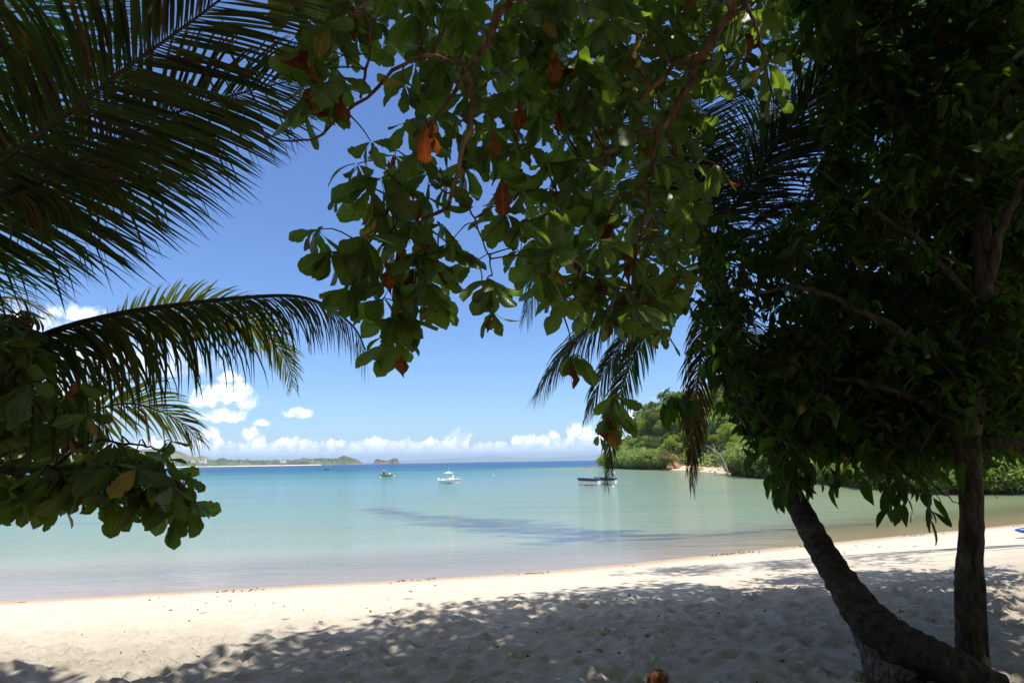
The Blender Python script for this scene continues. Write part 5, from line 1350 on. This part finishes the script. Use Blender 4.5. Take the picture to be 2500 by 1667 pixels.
# coconut husks
M_husk = bark_mat('coconut_husk', (0.09, 0.035, 0.015), (0.30, 0.13, 0.05), scale=40, bump=.8); M_huskp = bark_mat('dry_coconut_husk', (0.28, 0.22, 0.15), (0.48, 0.40, 0.30), scale=30, bump=.8)
def husk(px, py, r_, mt, lab, rot):
    q = Gs(px, py); e = empty('coconut', q, lab, 'coconut'); e.rotation_euler = (0, 0, rot)
    mb = MB(); mb.ball((0, 0, r_*.62), r_, 14, (1.25, .95, .9))
    rr = np.random.default_rng(int(px)); V = np.array(mb.v); d = V-np.array([0, 0, r_*.62])
    an = np.arctan2(d[:, 1], d[:, 2]); V = np.array([0, 0, r_*.62])+d*(1+.07*np.cos(an*3)+rr.normal(size=len(V))*.018)[:, None]; mb.v = [tuple(p) for p in V]
    sub('husk', mt, e, mb, True)
    mb = MB()
    for k in range(9):
        a = k*.7; mb.tube([(r_*1.18, 0, r_*.62), (r_*1.3, .02*math.cos(a), r_*.62+.02*math.sin(a)), (r_*1.42, .045*math.cos(a), r_*.6+.04*math.sin(a))], [.008, .005, .002], 4)
    sub('fibre', mt, e, mb, True)
husk(1606, 1672, .085, M_husk, 'red-brown coconut husk lying in the shade at the bottom edge of the view', .5)
husk(1478, 1549, .060, M_huskp, 'pale dry coconut husk half buried in the shaded sand left of the palm trunk', 2.2)
M_stick = simple('driftwood_stick', (.16, .11, .08), .9, .1, .3, 10)
r = random.Random(6)
for px, py, L in [(515, 1496, .35), (192, 1547, .30), (1000, 1463, .28), (1720, 1404, .5), (1583, 1419, .45), (425, 1540, .12), (1110, 1480, .2), (885, 1487, .2), (55, 1468, .3), (1270, 1450, .25), (2200, 1358, .5), (700, 1512, .14)]:
    q = Gs(px, py); a = r.uniform(-.5, .5); d = np.array([math.cos(a), math.sin(a), 0])*L/2
    A = q-d; Bq = q+d; A[2] = gz(A[0], A[1])+.012; Bq[2] = gz(Bq[0], Bq[1])+.014
    mb = MB(); mb.tube(spline([A, (A+Bq)/2+[0, r.uniform(-.02, .02), .0], Bq], 7), [.003, .006, .006, .005, .005, .004, .002], 6); o = mb.build('stick', M_stick, None, True)
    tag(o, 'short dark twig lying on the bare sunlit sand between shade and water', 'stick', 'twigs scattered on the sunlit beach')
# leaf litter and the tide line: uncountable bits
def litter():
    Lv = Leaves(); r = random.Random(12)
    for _ in range(1900):
        x, y = r.uniform(-6, 12), r.uniform(3.4, 11); z = gz(x, y)
        if r.random() < .8 and sdist(np.array([x]), np.array([y]))[0] < 8: continue
        Lv.add(r.choice(T_DRY), (x, y, z+.008), (r.uniform(-1, 1), r.uniform(-1, 1), .08), (0, 0, 1), r.uniform(.018, .065)*(1.8 if r.random() < .08 else 1), 0)
    cum = np.concatenate([[0], np.cumsum(np.hypot(*np.diff(SH, axis=0).T))])
    for _ in range(2800):
        i = r.randint(1, len(SH)-3); u = r.random(); q = SH[i]*(1-u)+SH[i+1]*u; t = nrm(np.append(SH[i+1]-SH[i], 0)); nn = np.array([t[1], -t[0], 0])
        if vnoise(np.array([q[0]]), np.array([q[1]]), 66, 1.3)[0] < .5+.12*r.random(): continue
        p = np.array([q[0], q[1], 0])+nn*(1.1+.35*math.sin(q[0]*.7)+r.gauss(0, .22)+(r.random() < .25)*r.uniform(0, 3.5))
        if p[0] > 6 and r.random() < .3: p += nn*r.gauss(0, .1)
        elif p[0] <= 6 and r.random() < .55: continue
        Lv.add(r.choice(T_DRY), (p[0], p[1], gz(p[0], p[1])+.01), (r.uniform(-1, 1), r.uniform(-.5, .5), .1), (0, 0, 1), r.uniform(.02, .09), 0)
    tag(Lv.build('leaf_litter', [simple('litter', (.13, .08, .05), .9, .1, .5, 4)], None), kind='stuff')
litter()
